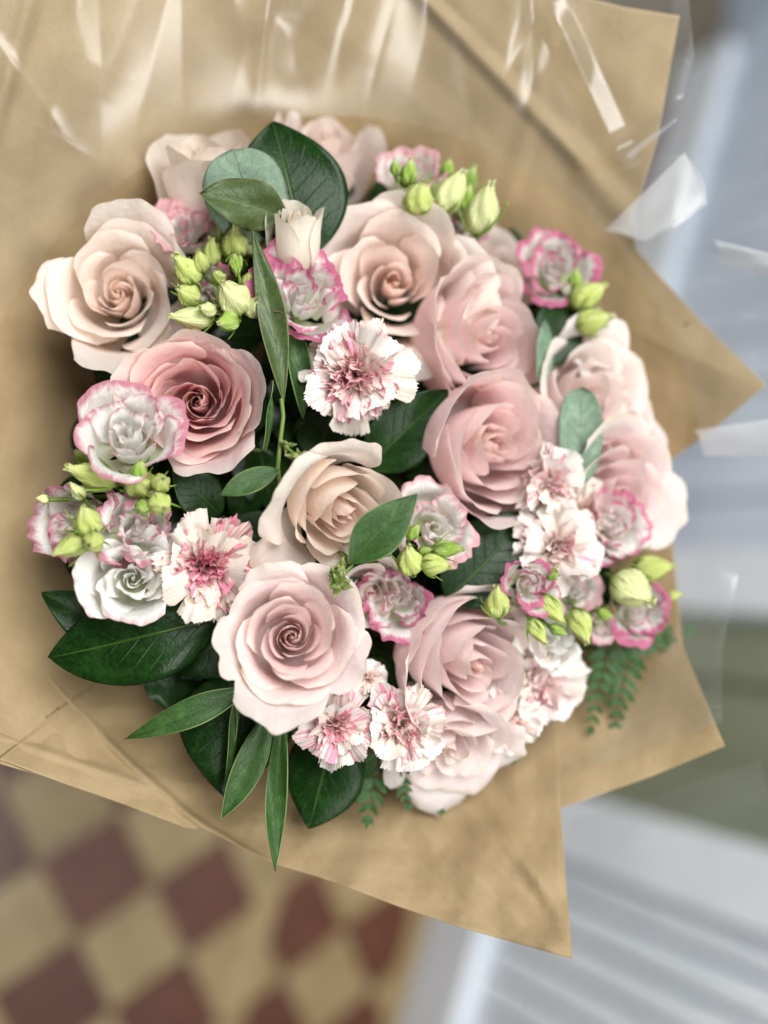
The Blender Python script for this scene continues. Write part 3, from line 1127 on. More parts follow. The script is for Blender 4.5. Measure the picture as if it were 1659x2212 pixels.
POLY2 = [(-330, 1330), (-200, 1570), (0, 1641), (130, 1690), (270, 1738), (400, 1788), (452, 1795), (520, 1832), (600, 1868), (720, 1905), (860, 1958), (1000, 2005), (1110, 2036),
         (1236, 2071), (1222, 1900), (1211, 1745), (1203, 1560), (1192, 1400), (1100, 1250), (900, 1000), (600, 800), (200, 800), (-200, 900)]
CR2 = [((-20, 1320), (110, 1470), 0.0022, 11), ((110, 1470), (260, 1630), 0.0022, 11), ((260, 1630), (420, 1770), 0.0022, 11), ((420, 1770), (560, 1855), 0.0022, 11),
       ((880, 1760), (1180, 2040), 0.004, 55), ((960, 1700), (1160, 1900), 0.003, 45), ((0, 1590), (290, 1690), 0.0015, 14),
       ((640, 1800), (700, 1900), 0.0015, 20), ((1040, 1700), (1200, 1960), 0.003, 30)]
wrap_sheet('sheet', POLY2, MAT['kraft'], wrap, 0.006, rough2, CR2, arc=(math.radians(30), math.radians(178)), tie=True)

film = empty('clear_film_wrap', Matrix.Identity(4))
tag(film, 'crinkled clear plastic film showing past the right edge of the paper wrap', 'plastic film')
f3 = facets(rngp, 5, 520, 0.0018)


def rough3(x, y):
    """long straight folds running outwards from the bunch"""
    a = np.arctan2(y - BC[1], x - BC[0]); r = np.hypot(x - BC[0], y - BC[1])
    z = f3(x, y)
    rngf = np.random.default_rng(5)
    for k in range(44):
        c0 = rngf.uniform(-3.2, 0.95); wd = rngf.uniform(0.010, 0.030); r0 = rngf.uniform(650, 1250); ln = rngf.uniform(90, 260)
        tw = rngf.uniform(-0.0005, 0.0005); am = rngf.uniform(0.0010, 0.0028)
        if k % 4 == 0: wd, ln, am = wd * 3.2, ln * 1.6, am * 2.2
        z = z + am * np.exp(-np.abs((a - c0 - tw * (r - r0)) / wd) ** 1.6) * np.exp(-((r - r0) / ln) ** 2)
    return z
POLY3 = [(-300, 1000), (-420, 500), (-300, -260), (560, -420), (1040, -160), (1480, -90), (1500, 120), (1462, 258), (1390, 330), (1480, 335), (1527, 440), (1420, 520),
         (1600, 560), (1720, 640), (1640, 760), (1700, 900), (1640, 1010), (1720, 1120), (1600, 1220), (1560, 1400), (1560, 1560), (1300, 1650), (600, 1500)]
wrap_sheet('film', POLY3, MAT['film'], film, 0.011, rough3, [((1210, 60), (1330, 320), 0.006, 40), ((1300, 340), (1470, 255), 0.008, 40)],
           thick=0, arc=(math.radians(-178), math.radians(50)), r_in=800, tie=False, nang=1500)



def film_patch(pts, mat, nu=14, nv=10, bulge=0.006, dz=0.0):
    """a stiff curled flap of the film; pts: four corners (vx, vy, offset in depth)"""
    c = [np.array(P(x, y, float(paper_depth(x, y)) + d + dz)) for x, y, d in pts]
    u = np.linspace(0, 1, nu)[:, None, None]; v = np.linspace(0, 1, nv)[None, :, None]
    G = c[0] * (1 - u) * (1 - v) + c[1] * u * (1 - v) + c[2] * u * v + c[3] * (1 - u) * v
    G = G + np.array(-FWD) * bulge * (np.sin(math.pi * v) * (0.4 + 0.6 * u) + 0.25 * np.sin(7 * v + 3 * u) + 0.10 * np.abs(np.sin(17 * v + 4 * u)) + 0.07 * np.abs(np.sin(31 * v - 6 * u)))
    U = np.ones((nu, nv)) * u[..., 0]; V = np.ones((nu, nv)) * v[..., 0]
    return link('film', grid_mesh('film', G[..., 0], G[..., 1], G[..., 2], U, V), mat, film)


film_patch([(1305, 500, -0.012), (1478, 330, -0.03), (1528, 440, -0.028), (1395, 522, -0.016)], MAT['painted_sheen_film'])  # clear film flap, its bright catch of light put into the white colour
film_patch([(1352, 334, -0.008), (1452, 262, -0.012), (1462, 256, -0.004), (1358, 346, 0.0)], MAT['painted_sheen_film'], bulge=0.002)
film_patch([(1500, 930, -0.01), (1700, 900, -0.03), (1720, 985, -0.03), (1520, 985, -0.01)], MAT['painted_sheen_film'])
film_patch([(1230, 1770, 0.05), (1640, 1640, 0.02), (1760, 2260, 0.02), (1090, 2300, 0.05)], MAT['film'], nu=70, nv=60, bulge=0.010)
film_patch([(1540, 520, 0.0), (1700, 560, -0.02), (1720, 610, -0.02), (1560, 575, 0.0)], MAT['painted_sheen_film'])

# ------------------------------------------------------------------ roses
BLUSH_I, BLUSH_O = (0.80, 0.66, 0.64), (0.85, 0.74, 0.71)
PI = math.pi
make_rose('blush rose facing the camera with a tight spiral heart above the narrow leaves', 632, 1372, 134, 0.03, 0.05, (0.80, 0.59, 0.58), (0.91, 0.79, 0.77), dz=-0.012, seed=4,
          n=22, openness=0.42, spin=0.4,
          guards=[(-100, 0.85, 0.95, 0.45, 1.05, 0.95, 0.15, (0.86, 0.75, 0.72)), (112, 0.82, 0.75, 0.30, 0.55, 0.85, 0.9, (0.87, 0.77, 0.74)),
                  (190, 0.82, 0.7, 0.4, 0.9, 0.75, 0.5, (0.86, 0.76, 0.72)), (-25, 0.85, 0.75, 0.45, 0.95, 0.72, 0.35, (0.86, 0.75, 0.72))])
make_rose('cream rose with a rolled outer petal at the centre of the bouquet', 752, 1120, 130, 0.52, -0.40, (0.84, 0.64, 0.58), (0.94, 0.87, 0.76), dz=0.002, seed=7, mirror=True,
          n=17, openness=0.05, spin=1.0, depth=1.1,
          guards=[(150, 0.92, 0.95, 0.35, 1.1, 1.0, 0.8, (0.87, 0.80, 0.75)), (85, 0.92, 0.85, 0.30, 0.9, 0.75, 0.8, (0.86, 0.79, 0.74)),
                  (215, 0.95, 0.7, 0.8, 1.6, 0.9, 0.9, (0.87, 0.80, 0.76))])
make_rose('deep dusty pink garden rose with a full open cup beside the pale left rose', 424, 862, 132, -0.08, 0.10, (0.65, 0.30, 0.31), (0.85, 0.56, 0.55), dz=0.0, seed=12,
          n=30, openness=0.30, chaos=0.38, sink=0.34, spin=2.0, wave=1.6,
          guards=[(10, 0.92, 0.9, 0.1, 0.35, 0.75, 0.3, (0.82, 0.69, 0.67)), (-75, 0.9, 0.9, 0.25, 0.8, 0.75, 0.4, (0.81, 0.67, 0.65)),
                  (100, 0.92, 1.0, 0.1, 0.3, 0.72, 0.2, (0.83, 0.70, 0.68)), (165, 0.92, 0.8, 0.3, 0.7, 0.8, 0.3, (0.83, 0.70, 0.68))])
make_rose('pale blush rose at the left edge with cream outer petals', 252, 622, 138, -0.14, 0.24, (0.93, 0.79, 0.7), (0.94, 0.87, 0.79), dz=0.004, seed=21, mirror=True,
          n=20, openness=0.50, spin=0.2, chaos=0.18, sink=0.15,
          guards=[(-90, 0.9, 0.9, 0.3, 0.7, 1.05, 0.2, (0.84, 0.76, 0.72)), (180, 0.88, 0.7, 0.4, 0.8, 0.66, 0.7, (0.89, 0.84, 0.76)),
                  (-40, 0.9, 0.8, 0.3, 0.6, 0.85, 0.3, (0.85, 0.77, 0.73)), (70, 0.9, 0.9, 0.3, 0.7, 0.85, 0.5, (0.86, 0.79, 0.74))])
make_rose('pale cream rose seen from the side behind the round sage leaf', 428, 320, 130, -0.10, 1.30, (0.94, 0.87, 0.78), (0.94, 0.89, 0.81), dz=-0.004, seed=31,
          n=14, openness=-0.05, spin=0.9, depth=1.15)
make_rose('blush rose seen from the side at the top behind the big glossy leaf', 712, 292, 132, 0.30, 1.15, (0.92, 0.80, 0.75), (0.92, 0.82, 0.78), dz=0.008, seed=33, mirror=True,
          n=16, openness=0.15, spin=0.3, depth=1.15)
make_rose('wide open beige pink rose above the large striped carnation', 854, 600, 156, 0.10, 0.20, (0.9, 0.72, 0.64), (0.94, 0.85, 0.78), dz=0.002, seed=45,
          n=18, openness=0.62, spin=1.4, chaos=0.20, sink=0.12,
          guards=[(-70, 0.85, 0.85, 0.45, 1.0, 0.85, 0.8), (70, 0.85, 0.9, 0.35, 0.7, 0.66, 0.2, (0.86, 0.78, 0.74)), (0, 0.88, 0.8, 0.5, 1.1, 0.75, 0.5),
                  (-30, 0.9, 0.8, 0.7, 1.4, 0.8, 0.4, (0.84, 0.71, 0.69))])
make_rose('mid pink rose with a neat spiral beside the wide open beige rose', 1074, 728, 150, 0.66, 0.10, (0.80, 0.57, 0.58), (0.90, 0.75, 0.74), dz=0.000, seed=52, mirror=True,
          n=18, openness=0.06, spin=0.1, depth=1.2,
          guards=[(85, 0.9, 0.9, 0.3, 0.6, 0.60, 0.3, (0.85, 0.77, 0.73)), (-20, 0.88, 0.8, 0.4, 0.9, 0.7, 0.4, (0.84, 0.76, 0.72)), (200, 0.95, 0.9, 0.05, 0.1, 0.55, 0.2, (0.82, 0.67, 0.66))])
make_rose('large pink rose with a cup of many folded petals right of the dark gap', 1104, 958, 164, 0.70, 0.0, (0.82, 0.60, 0.60), (0.91, 0.76, 0.75), dz=-0.006, seed=63,
          n=22, openness=0.03, spin=2.2, sink=0.28, chaos=0.28, depth=1.12,
          guards=[(-90, 0.95, 0.85, 0.2, 0.3, 0.7, 0.2, (0.84, 0.68, 0.67))])
make_rose('pale pink rose with a fluted outer petal near the lower carnations', 1046, 1448, 160, 0.60, -0.28, (0.85, 0.66, 0.67), (0.92, 0.82, 0.81), dz=-0.002, seed=71, mirror=True,
          n=17, openness=0.06, spin=0.7, depth=1.15,
          guards=[(205, 0.95, 0.9, 0.2, 0.4, 0.55, 0.5, (0.85, 0.76, 0.72)), (60, 0.9, 0.8, 0.3, 0.6, 0.55, 0.4, (0.87, 0.80, 0.76)), (130, 0.95, 0.9, 0.05, 0.1, 0.48, 0.2, (0.85, 0.73, 0.71))])
make_rose('blurred cream pink rose at the right edge above the sage leaf', 1285, 838, 120, 0.62, 0.20, (0.89, 0.76, 0.72), (0.92, 0.83, 0.79), dz=0.0, seed=81, mirror=True,
          n=14, openness=0.5, spin=0.2, guards=[(80, 0.9, 0.9, 0.4, 1.0, 0.8, 0.5, (0.88, 0.81, 0.77))])
make_rose('blurred pink rose at the far right edge over the lisianthus', 1358, 1068, 122, 0.70, 0.0, (0.80, 0.59, 0.60), (0.91, 0.78, 0.77), dz=-0.004, seed=83,
          n=14, openness=0.3, spin=1.1, guards=[(100, 0.95, 0.9, 0.3, 0.7, 0.9, 0.6, (0.84, 0.71, 0.70)), (-20, 0.9, 0.9, 0.4, 1.1, 0.8, 0.5)])
make_rose('small blurred pink rose peeping out above the far right rose', 1372, 915, 88, 0.80, 0.35, (0.79, 0.57, 0.59), (0.90, 0.77, 0.76), dz=0.008, seed=85,
          n=14, openness=0.5, spin=2.1)
make_rose('pale lilac rose hanging at the bottom with petals spread over the paper', 978, 1632, 118, 0.25, -0.85, (0.90, 0.79, 0.77), (0.92, 0.85, 0.84), dz=0.004, seed=87,
          n=16, openness=0.65, spin=0.5, guards=[(-100, 0.85, 0.8, 0.6, 1.3, 1.0, 0.6), (-20, 0.85, 0.8, 0.6, 1.3, 0.8, 0.5), (215, 0.85, 0.7, 0.6, 1.2, 0.7, 0.5)])
make_rose('greyish blush rose half hidden behind the mid pink rose', 1052, 566, 104, 0.35, 0.62, (0.87, 0.75, 0.71), (0.90, 0.80, 0.77), dz=0.032, seed=89,
          n=16, openness=0.45, spin=1.2)
make_rose('slim ivory rosebud standing between the round leaf and beige rose', 640, 458, 68, 0.02, 1.15, (0.92, 0.9, 0.74), (0.94, 0.93, 0.83), dz=-0.026, seed=91,
          n=15, openness=-0.16, spin=0.2, depth=1.9)
make_rose('cream rose mostly hidden under the pointed leaf', 805, 1285, 70, 0.2, -0.3, (0.89, 0.78, 0.72), (0.92, 0.84, 0.79), dz=0.016, seed=93,
          n=14, openness=0.45, spin=0.6)

# ------------------------------------------------------------------ lisianthus
MAUVE = (0.56, 0.23, 0.30)
PINKE = (0.54, 0.15, 0.26)
SOFT = (0.74, 0.42, 0.44)
make_lisianthus('white lisianthus with mauve edges in front of the deep pink rose', 272, 918, 136, -0.08, 0.50, MAUVE, 0.66, dz=-0.016, seed=3, n=14, openness=0.50, spin=0.5, ruffle=0.3, chaos=0.08)
make_lisianthus('greenish white lisianthus with faint pink spots above the big left leaf', 284, 1246, 118, 0.0, 0.10, SOFT, 0.36, dz=-0.006, seed=5, n=15, openness=0.55, spin=1.2, ruffle=0.4, chaos=0.10)
make_lisianthus('lisianthus turned sideways at the left edge with a deep ruffled pink rim', 148, 1125, 132, -0.62, 0.0, MAUVE, 0.85, dz=0.002, seed=6, n=11, openness=0.85, spin=0.2, ruffle=1.6)
make_lisianthus('twisted mauve edged lisianthus between the buds and the cream carnation', 305, 1130, 104, 0.22, 0.30, MAUVE, 0.9, dz=-0.002, seed=8, n=12, openness=0.7, spin=2.2, ruffle=1.4)
make_lisianthus('lisianthus with a bright magenta rim behind the tall narrow leaf', 648, 622, 132, 0.10, 0.48, PINKE, 0.95, dz=-0.014, seed=9, n=12, openness=0.62, spin=0.1, ruffle=1.2)
make_lisianthus('small pink rimmed lisianthus half hidden behind pale green buds', 460, 630, 62, -0.10, 0.15, PINKE, 1.0, dz=0.004, seed=10, n=9, openness=0.7, spin=1.1, ruffle=1.4)
make_lisianthus('soft pink lisianthus on top of the pale left rose', 405, 478, 90, 0.12, 0.68, SOFT, 1.35, dz=0.000, seed=13, n=12, openness=0.6, spin=0.7, ruffle=1.4)
make_lisianthus('blurred pale pink lisianthus at the top behind thin buds', 885, 352, 84, 0.05, 0.85, SOFT, 0.95, dz=-0.008, seed=14, n=11, openness=0.6, spin=0.3)
make_lisianthus('pink edged lisianthus tucked behind the wide open beige rose', 992, 474, 80, 0.10, 0.55, PINKE, 0.9, dz=0.004, seed=15, n=10, openness=0.7, spin=1.3)
make_lisianthus('bright pink lisianthus standing clear against the paper on the right', 1205, 562, 98, 0.16, 0.45, PINKE, 0.9, dz=-0.004, seed=16, n=13, openness=0.55, spin=0.9)
make_lisianthus('ruffled white and pink lisianthus right of the pointed leaf', 952, 1140, 106, 0.30, 0.05, SOFT, 0.75, dz=0.000, seed=17, n=12, openness=0.65, spin=0.4, ruffle=1.5)
make_lisianthus('frilly white and pink lisianthus below the pointed leaf', 858, 1292, 94, 0.05, 0.05, PINKE, 0.9, dz=0.010, seed=18, n=10, openness=0.8, spin=1.9, ruffle=1.8)
make_lisianthus('small lisianthus with a dark pink heart between green buds', 1148, 1262, 72, 0.30, -0.10, PINKE, 1.0, dz=-0.012, seed=19, n=11, openness=0.4, spin=0.2)
make_lisianthus('blurred white lisianthus with pink rims under the far right rose', 1335, 1140, 94, 0.45, -0.05, PINKE, 0.85, dz=-0.006, seed=20, n=11, openness=0.55, spin=1.0)
make_lisianthus('blurred lisianthus at the right edge below the largest pale bud', 1382, 1325, 90, 0.35, -0.15, PINKE, 0.95, dz=-0.006, seed=22, n=11, openness=0.7, spin=1.6)
make_lisianthus('tiny pinkish lisianthus beside the fern on the right', 1298, 1362, 42, 0.20, -0.40, SOFT, 1.0, dz=0.004, seed=23, n=9, openness=0.6, spin=0.6)
make_lisianthus('blurred greenish white lisianthus under the two right buds', 1308, 738, 76, 0.55, 0.20, SOFT, 0.15, dz=0.004, seed=24, n=10, openness=0.5, spin=0.8)
make_lisianthus('small blurred white and pink lisianthus over the pointed buds at right', 1245, 1282, 62, 0.35, 0.0, SOFT, 0.9, dz=0.004, seed=27, n=11, openness=0.6, spin=1.4)
make_lisianthus('plain white lisianthus between the pale pink rose and the buds', 1190, 1385, 80, 0.35, 0.0, SOFT, 0.1, dz=0.002, seed=25, n=10, openness=0.6, spin=2.5)

# ------------------------------------------------------------------ carnations
make_carnation('large white carnation with a magenta flecked heart over the dark gap', 770, 808, 124, 0.02, 0.02, dz=-0.008, seed=2, stripes=0.75, centre=1.15, spin=0.3)
make_carnation('cream carnation with a magenta heart left of the front blush rose', 452, 1226, 122, 0.05, -0.10, dz=0.002, seed=4, stripes=0.5, centre=1.35, spin=0.9, cout=(0.76, 0.69, 0.58), flat=0.92)
make_carnation('striped carnation tucked under the front blush rose', 728, 1572, 88, 0.05, -0.20, dz=0.002, seed=6, stripes=0.95, centre=1.1, flat=0.9, n_in=30)
make_carnation('striped carnation with a bright magenta heart at the bottom middle', 868, 1575, 100, 0.10, -0.20, dz=0.000, seed=8, stripes=0.9, centre=1.05, flat=0.9, n_in=32)
make_carnation('blurred white carnation right beside the heart of the pale pink rose', 1182, 1480, 102, 0.35, -0.25, dz=0.008, seed=10, stripes=0.6, centre=0.9, n_in=28, cin=(0.82, 0.60, 0.58))
make_carnation('blurred pink flecked carnation right of the large pink rose', 1208, 1045, 90, 0.55, 0.0, dz=-0.002, seed=12, stripes=0.8, centre=0.85, n_in=28, cin=(0.82, 0.62, 0.6))
make_carnation('blurred creamy carnation between the right lisianthus and the dark leaf', 1215, 1185, 108, 0.40, -0.05, dz=-0.004, seed=14, stripes=0.7, centre=0.85, n_in=28, cin=(0.82, 0.66, 0.6))
make_carnation('blurred pale carnation squeezed between the far right rose and the creamy carnation', 1275, 1100, 68, 0.50, 0.05, dz=0.004, seed=18, stripes=0.6, centre=0.9, n_in=26)
make_carnation('blurred white carnation lowest of the two at the lower right', 1102, 1560, 84, 0.25, -0.45, dz=0.008, seed=20, stripes=0.6, centre=0.8, n_in=28)
make_carnation('small white carnation in the shade between the two lower roses', 795, 1462, 46, 0.10, 0.10, dz=0.014, seed=16, stripes=0.4, centre=0.6, n_in=18)

# ------------------------------------------------------------------ buds
make_sprig('cluster of many lime green buds left of the tall narrow leaf', (490, 620), [
    (402, 582, 80, 0.36, -0.5, 0.75, 0.4, LIME, -0.004), (458, 545, 62, 0.34, 0.1, 0.9, 0.35, LIME, 0.0), (505, 522, 78, 0.38, 0.0, 0.85, 0.5, LIME, -0.002),
    (545, 510, 84, 0.40, 0.25, 0.9, 0.4, PALE, 0.004), (512, 572, 56, 0.28, 0.15, -0.6, 0.6, GREEN, -0.010), (502, 638, 92, 0.40, -0.3, 0.6, 0.8, PALE, -0.014),
    (548, 662, 58, 0.36, 0.1, 0.5, 0.8, PALE, -0.008), (403, 637, 64, 0.40, -0.6, 0.4, 0.6, LIME, -0.006), (412, 686, 92, 0.27, -0.9, 0.1, 0.35, PALE, -0.006),
    (490, 695, 60, 0.36, -0.6, -0.1, 0.7, GREEN, -0.010), (432, 565, 52, 0.36, -0.2, 0.8, 0.5, LIME, -0.006), (482, 500, 48, 0.36, 0.0, 0.9, 0.4, LIME, 0.002),
    (470, 598, 46, 0.36, -0.3, 0.5, 0.8, LIME, -0.010), (448, 668, 48, 0.34, -0.5, 0.2, 0.8, PALE, -0.012), (538, 606, 46, 0.36, 0.2, 0.7, 0.7, LIME, -0.008)], seed=1)
make_sprig('left cluster of round green buds between the two white lisianthus', (270, 1070), [
    (178, 988, 46, 0.38, -0.6, 0.5, 0.5, GREEN, 0.0), (198, 1028, 108, 0.28, -0.9, 0.25, 0.3, LIME, -0.006), (302, 1040, 74, 0.46, 0.1, 0.2, 0.9, LIME, -0.004),
    (300, 1012, 44, 0.40, 0.0, 0.8, 0.6, GREEN, -0.012), (350, 1042, 50, 0.42, 0.3, 0.3, 0.9, LIME, -0.008), (346, 1090, 54, 0.46, 0.2, -0.3, 0.9, LIME, -0.010),
    (307, 1097, 38, 0.42, -0.1, -0.2, 0.9, GREEN, -0.010), (92, 1078, 26, 0.40, -0.9, 0.1, 0.3, PALE, 0.0)], seed=2)
make_sprig('pale green buds in front of the sideways lisianthus', (200, 1180), [
    (188, 1124, 74, 0.42, -0.2, 0.8, 0.6, LIME, -0.014), (152, 1178, 84, 0.30, -0.85, -0.35, 0.4, LIME, -0.012), (200, 1172, 60, 0.38, -0.2, -0.2, 0.9, LIME, -0.018),
    (165, 1062, 46, 0.34, -0.6, 0.6, 0.3, PALE, -0.006)], seed=3)
make_sprig('blurred yellow green buds at the top right against the paper', (960, 440), [
    (907, 425, 76, 0.44, 0.35, 0.75, 0.5, LIME, -0.004), (972, 412, 98, 0.36, 0.4, 0.85, 0.3, PALE, 0.0), (884, 372, 56, 0.34, 0.15, 0.95, 0.2, GREEN, -0.006),
    (854, 362, 34, 0.30, 0.0, 1.0, 0.2, GREEN, -0.008), (968, 364, 40, 0.40, 0.3, 0.9, 0.2, GREEN, 0.006), (1012, 392, 70, 0.30, 0.3, 0.9, 0.2, GREEN, 0.004),
    (1042, 450, 112, 0.32, 0.2, 0.95, 0.3, PALE, -0.004), (1010, 430, 60, 0.30, 0.1, 0.95, 0.2, GREEN, 0.0)], seed=4, dz=-0.014)
make_sprig('pair of blurred green buds under the bright pink lisianthus', (1200, 680), [
    (1243, 600, 44, 0.38, 0.1, 0.95, 0.3, GREEN, -0.006), (1270, 635, 98, 0.34, 0.75, 0.55, 0.35, LIME, -0.006), (1282, 692, 92, 0.36, 0.85, 0.3, 0.4, LIME, -0.006)], seed=5)
make_sprig('green pointed buds on the ruffled lisianthus beside the pointed leaf', (905, 1185), [
    (884, 1208, 78, 0.36, -0.1, 0.7, 0.7, LIME, -0.014), (893, 1147, 44, 0.34, 0.4, 0.7, 0.5, GREEN, -0.012), (968, 1186, 70, 0.28, 0.95, 0.05, 0.3, GREEN, -0.016),
    (942, 1220, 70, 0.34, 0.9, -0.15, 0.5, LIME, -0.018), (920, 1190, 34, 0.3, 0.8, 0.2, 0.5, GREEN, -0.012)], seed=6)
make_sprig('blurred pointed buds round the small pink hearted lisianthus', (1150, 1310), [
    (1072, 1300, 80, 0.40, -0.1, 0.9, 0.3, LIME, 0.0), (1192, 1318, 84, 0.32, 0.5, -0.8, 0.3, LIME, -0.008), (1160, 1366, 72, 0.28, 0.45, -0.85, 0.3, LIME, -0.012),
    (1206, 1362, 50, 0.28, 0.85, -0.4, 0.4, GREEN, -0.012), (1195, 1240, 42, 0.40, 0.4, 0.3, 0.8, GREEN, -0.010)], seed=7)
make_sprig('large pale bud and its small neighbours at the right edge', (1330, 1290), [
    (1368, 1275, 118, 0.40, 0.75, -0.5, 0.45, PALE, -0.014), (1412, 1226, 100, 0.32, 0.95, 0.1, 0.3, LIME, -0.006), (1256, 1352, 90, 0.34, 0.35, -0.85, 0.35, LIME, -0.006),
    (1308, 1328, 42, 0.34, 0.8, -0.3, 0.4, GREEN, -0.010), (1456, 1286, 40, 0.30, 0.95, 0.05, 0.2, LIME, -0.004)], seed=8)

# ------------------------------------------------------------------ leaves
GL = 'glossy dark green leaves'
NL = 'narrow green leaves'
SL = 'round sage green leaves'
make_leaf('broad_leaf', 'broad glossy dark leaf standing up behind the ivory rosebud', (650, 560), (598, 262), 0.40, 'leaf', 'ovate', 0.10, 0.25, 0.10, dzb=0.004, dzt=-0.024, seed=1, group=GL)
make_leaf('round_leaf', 'smooth round sage leaf in front of the broad glossy leaf', (568, 520), (505, 322), 0.46, 'sage', 'round', 0.05, 0.15, 0.05, dzb=-0.002, dzt=-0.030, seed=2, group=SL)
make_leaf('round_leaf', 'olive leaf folded across the round sage leaf', (625, 478), (432, 420), 0.27, 'olive', 'obovate', 0.25, 0.25, 0.2, dzb=-0.012, dzt=-0.034, seed=3, wav=0.10, group=SL)
make_leaf('round_leaf', 'small shaded sage leaf under the folded olive leaf', (545, 545), (500, 440), 0.45, 'sage', 'round', 0.1, 0.1, -0.2, dzb=0.016, dzt=0.004, seed=4, group=SL)
make_leaf('narrow_leaf', 'tall narrow olive leaf crossing the magenta rimmed lisianthus', (608, 868), (537, 492), 0.075, 'olive', 'lance', 0.35, 0.12, 0.15, dzb=0.002, dzt=-0.024, seed=5, group=NL, stem=False)
make_leaf('narrow_leaf', 'dark narrow leaf in shadow beside the large carnation', (655, 905), (622, 672), 0.10, 'narrow', 'lance', 0.3, 0.1, 0.2, dzb=0.012, dzt=0.0, seed=6, group=NL)
make_leaf('narrow_leaf', 'thin edge on leaf along the right side of the deep pink rose', (566, 975), (590, 822), 0.06, 'narrow', 'lance', 0.4, 0.1, 0.9, dzb=0.008, dzt=-0.004, seed=7, group=NL)
make_leaf('pointed_leaf', 'small pointed green leaf touching the cream rose at the centre', (602, 1010), (477, 1074), 0.19, 'narrow', 'lance', 0.15, 0.15, 0.1, dzb=-0.008, dzt=-0.010, seed=8, group=NL, stem=False)
make_leaf('pointed_leaf', 'pointed smooth green leaf overlapping the lower right of the cream rose', (758, 1222), (899, 1066), 0.235, 'narrow', 'lance', 0.10, 0.20, 0.1, dzb=-0.012, dzt=-0.026, seed=9, group=NL)
make_leaf('broad_leaf', 'dark pointed leaf in the gap right of the large carnation', (795, 1010), (972, 846), 0.30, 'leaf', 'ovate', 0.12, 0.2, 0.2, dzb=0.030, dzt=0.006, seed=10, group=GL)
make_leaf('broad_leaf', 'dark leaf below the large pink rose', (960, 1290), (1140, 1110), 0.36, 'leaf', 'ovate', 0.12, 0.2, 0.1, dzb=0.020, dzt=0.016, seed=11, group=GL)
make_leaf('broad_leaf', 'biggest glossy leaf lying at the lower left with a pale midrib', (470, 1345), (103, 1410), 0.285, 'leaf', 'ovate', 0.10, 0.30, -0.05, dzb=0.022, dzt=0.012, seed=12, group=GL, curl=0.25)
make_leaf('broad_leaf', 'small leaf tip sticking out left of the greenish white lisianthus', (260, 1390), (88, 1282), 0.26, 'leaf', 'ovate', 0.15, 0.2, 0.2, dzb=0.026, dzt=0.016, seed=13, group=GL)
make_leaf('narrow_leaf', 'slender leaf pointing to the lower left under the front rose', (540, 1478), (268, 1597), 0.105, 'narrow', 'lance', 0.25, 0.18, 0.15, dzb=0.010, dzt=0.002, seed=14, group=NL)
make_leaf('broad_leaf', 'broad dark leaf behind the two slender leaves at the bottom left', (520, 1440), (482, 1722), 0.42, 'leaf', 'ovate', 0.10, 0.25, -0.1, dzb=0.030, dzt=0.018, seed=15, group=GL, curl=0.3)
make_leaf('narrow_leaf', 'slender leaf with a pale edge hanging down at the bottom left', (580, 1530), (474, 1772), 0.125, 'narrow', 'lance', 0.20, 0.12, -0.3, dzb=0.012, dzt=0.002, seed=16, group=NL)
make_leaf('narrow_leaf', 'thin upright leaf seen on edge over the broad dark leaf', (512, 1510), (486, 1720), 0.05, 'narrow', 'lance', 0.3, 0.1, -0.5, dzb=0.016, dzt=0.006, seed=17, group=NL)
make_leaf('narrow_leaf', 'long narrow leaf hanging straight down over the paper edge', (610, 1540), (604, 1882), 0.072, 'narrow', 'lance', 0.25, 0.10, 0.1, dzb=0.012, dzt=-0.012, seed=18, group=NL)
make_leaf('broad_leaf', 'wide dark leaf below the striped carnations', (740, 1560), (662, 1788), 0.38, 'leaf', 'ovate', 0.08, 0.2, 0.1, dzb=0.030, dzt=0.014, seed=19, group=GL, curl=0.3)
make_leaf('round_leaf', 'blurred round sage leaf at the right of the large pink rose', (1245, 1045), (1262, 838), 0.24, 'sage', 'round', 0.12, 0.2, 0.2, dzb=0.004, dzt=-0.004, seed=20, group=SL)
make_leaf('round_leaf', 'narrow strip of sage leaf behind the mid pink rose', (1168, 830), (1178, 692), 0.20, 'sage', 'round', 0.1, 0.2, 0.9, dzb=0.006, dzt=0.0, seed=21, group=SL)
make_leaf('broad_leaf', 'dark leaf in the gap under the pair of blurred buds', (1180, 790), (1235, 640), 0.34, 'leaf', 'ovate', 0.1, 0.2, 0.2, dzb=0.016, dzt=0.010, seed=22, group=GL)
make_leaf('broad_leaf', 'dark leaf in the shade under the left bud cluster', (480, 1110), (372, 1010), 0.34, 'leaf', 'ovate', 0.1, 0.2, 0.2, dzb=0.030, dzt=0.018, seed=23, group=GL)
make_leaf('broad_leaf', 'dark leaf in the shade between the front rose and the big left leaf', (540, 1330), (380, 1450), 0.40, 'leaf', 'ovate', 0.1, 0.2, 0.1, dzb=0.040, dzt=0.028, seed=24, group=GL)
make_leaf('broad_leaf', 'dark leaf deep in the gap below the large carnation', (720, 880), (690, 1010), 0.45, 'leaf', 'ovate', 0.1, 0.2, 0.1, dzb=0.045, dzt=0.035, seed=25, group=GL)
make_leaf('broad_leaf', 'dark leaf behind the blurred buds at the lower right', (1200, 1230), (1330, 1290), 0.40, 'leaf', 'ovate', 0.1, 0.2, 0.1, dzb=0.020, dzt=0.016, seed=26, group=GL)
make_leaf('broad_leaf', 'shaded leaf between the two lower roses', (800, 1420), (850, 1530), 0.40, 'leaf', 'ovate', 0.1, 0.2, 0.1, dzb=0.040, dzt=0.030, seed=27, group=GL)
make_leaf('broad_leaf', 'shaded leaf at the centre left below the deep pink rose', (600, 1180), (480, 1130), 0.40, 'leaf', 'ovate', 0.1, 0.2, 0.1, dzb=0.040, dzt=0.036, seed=28, group=GL)
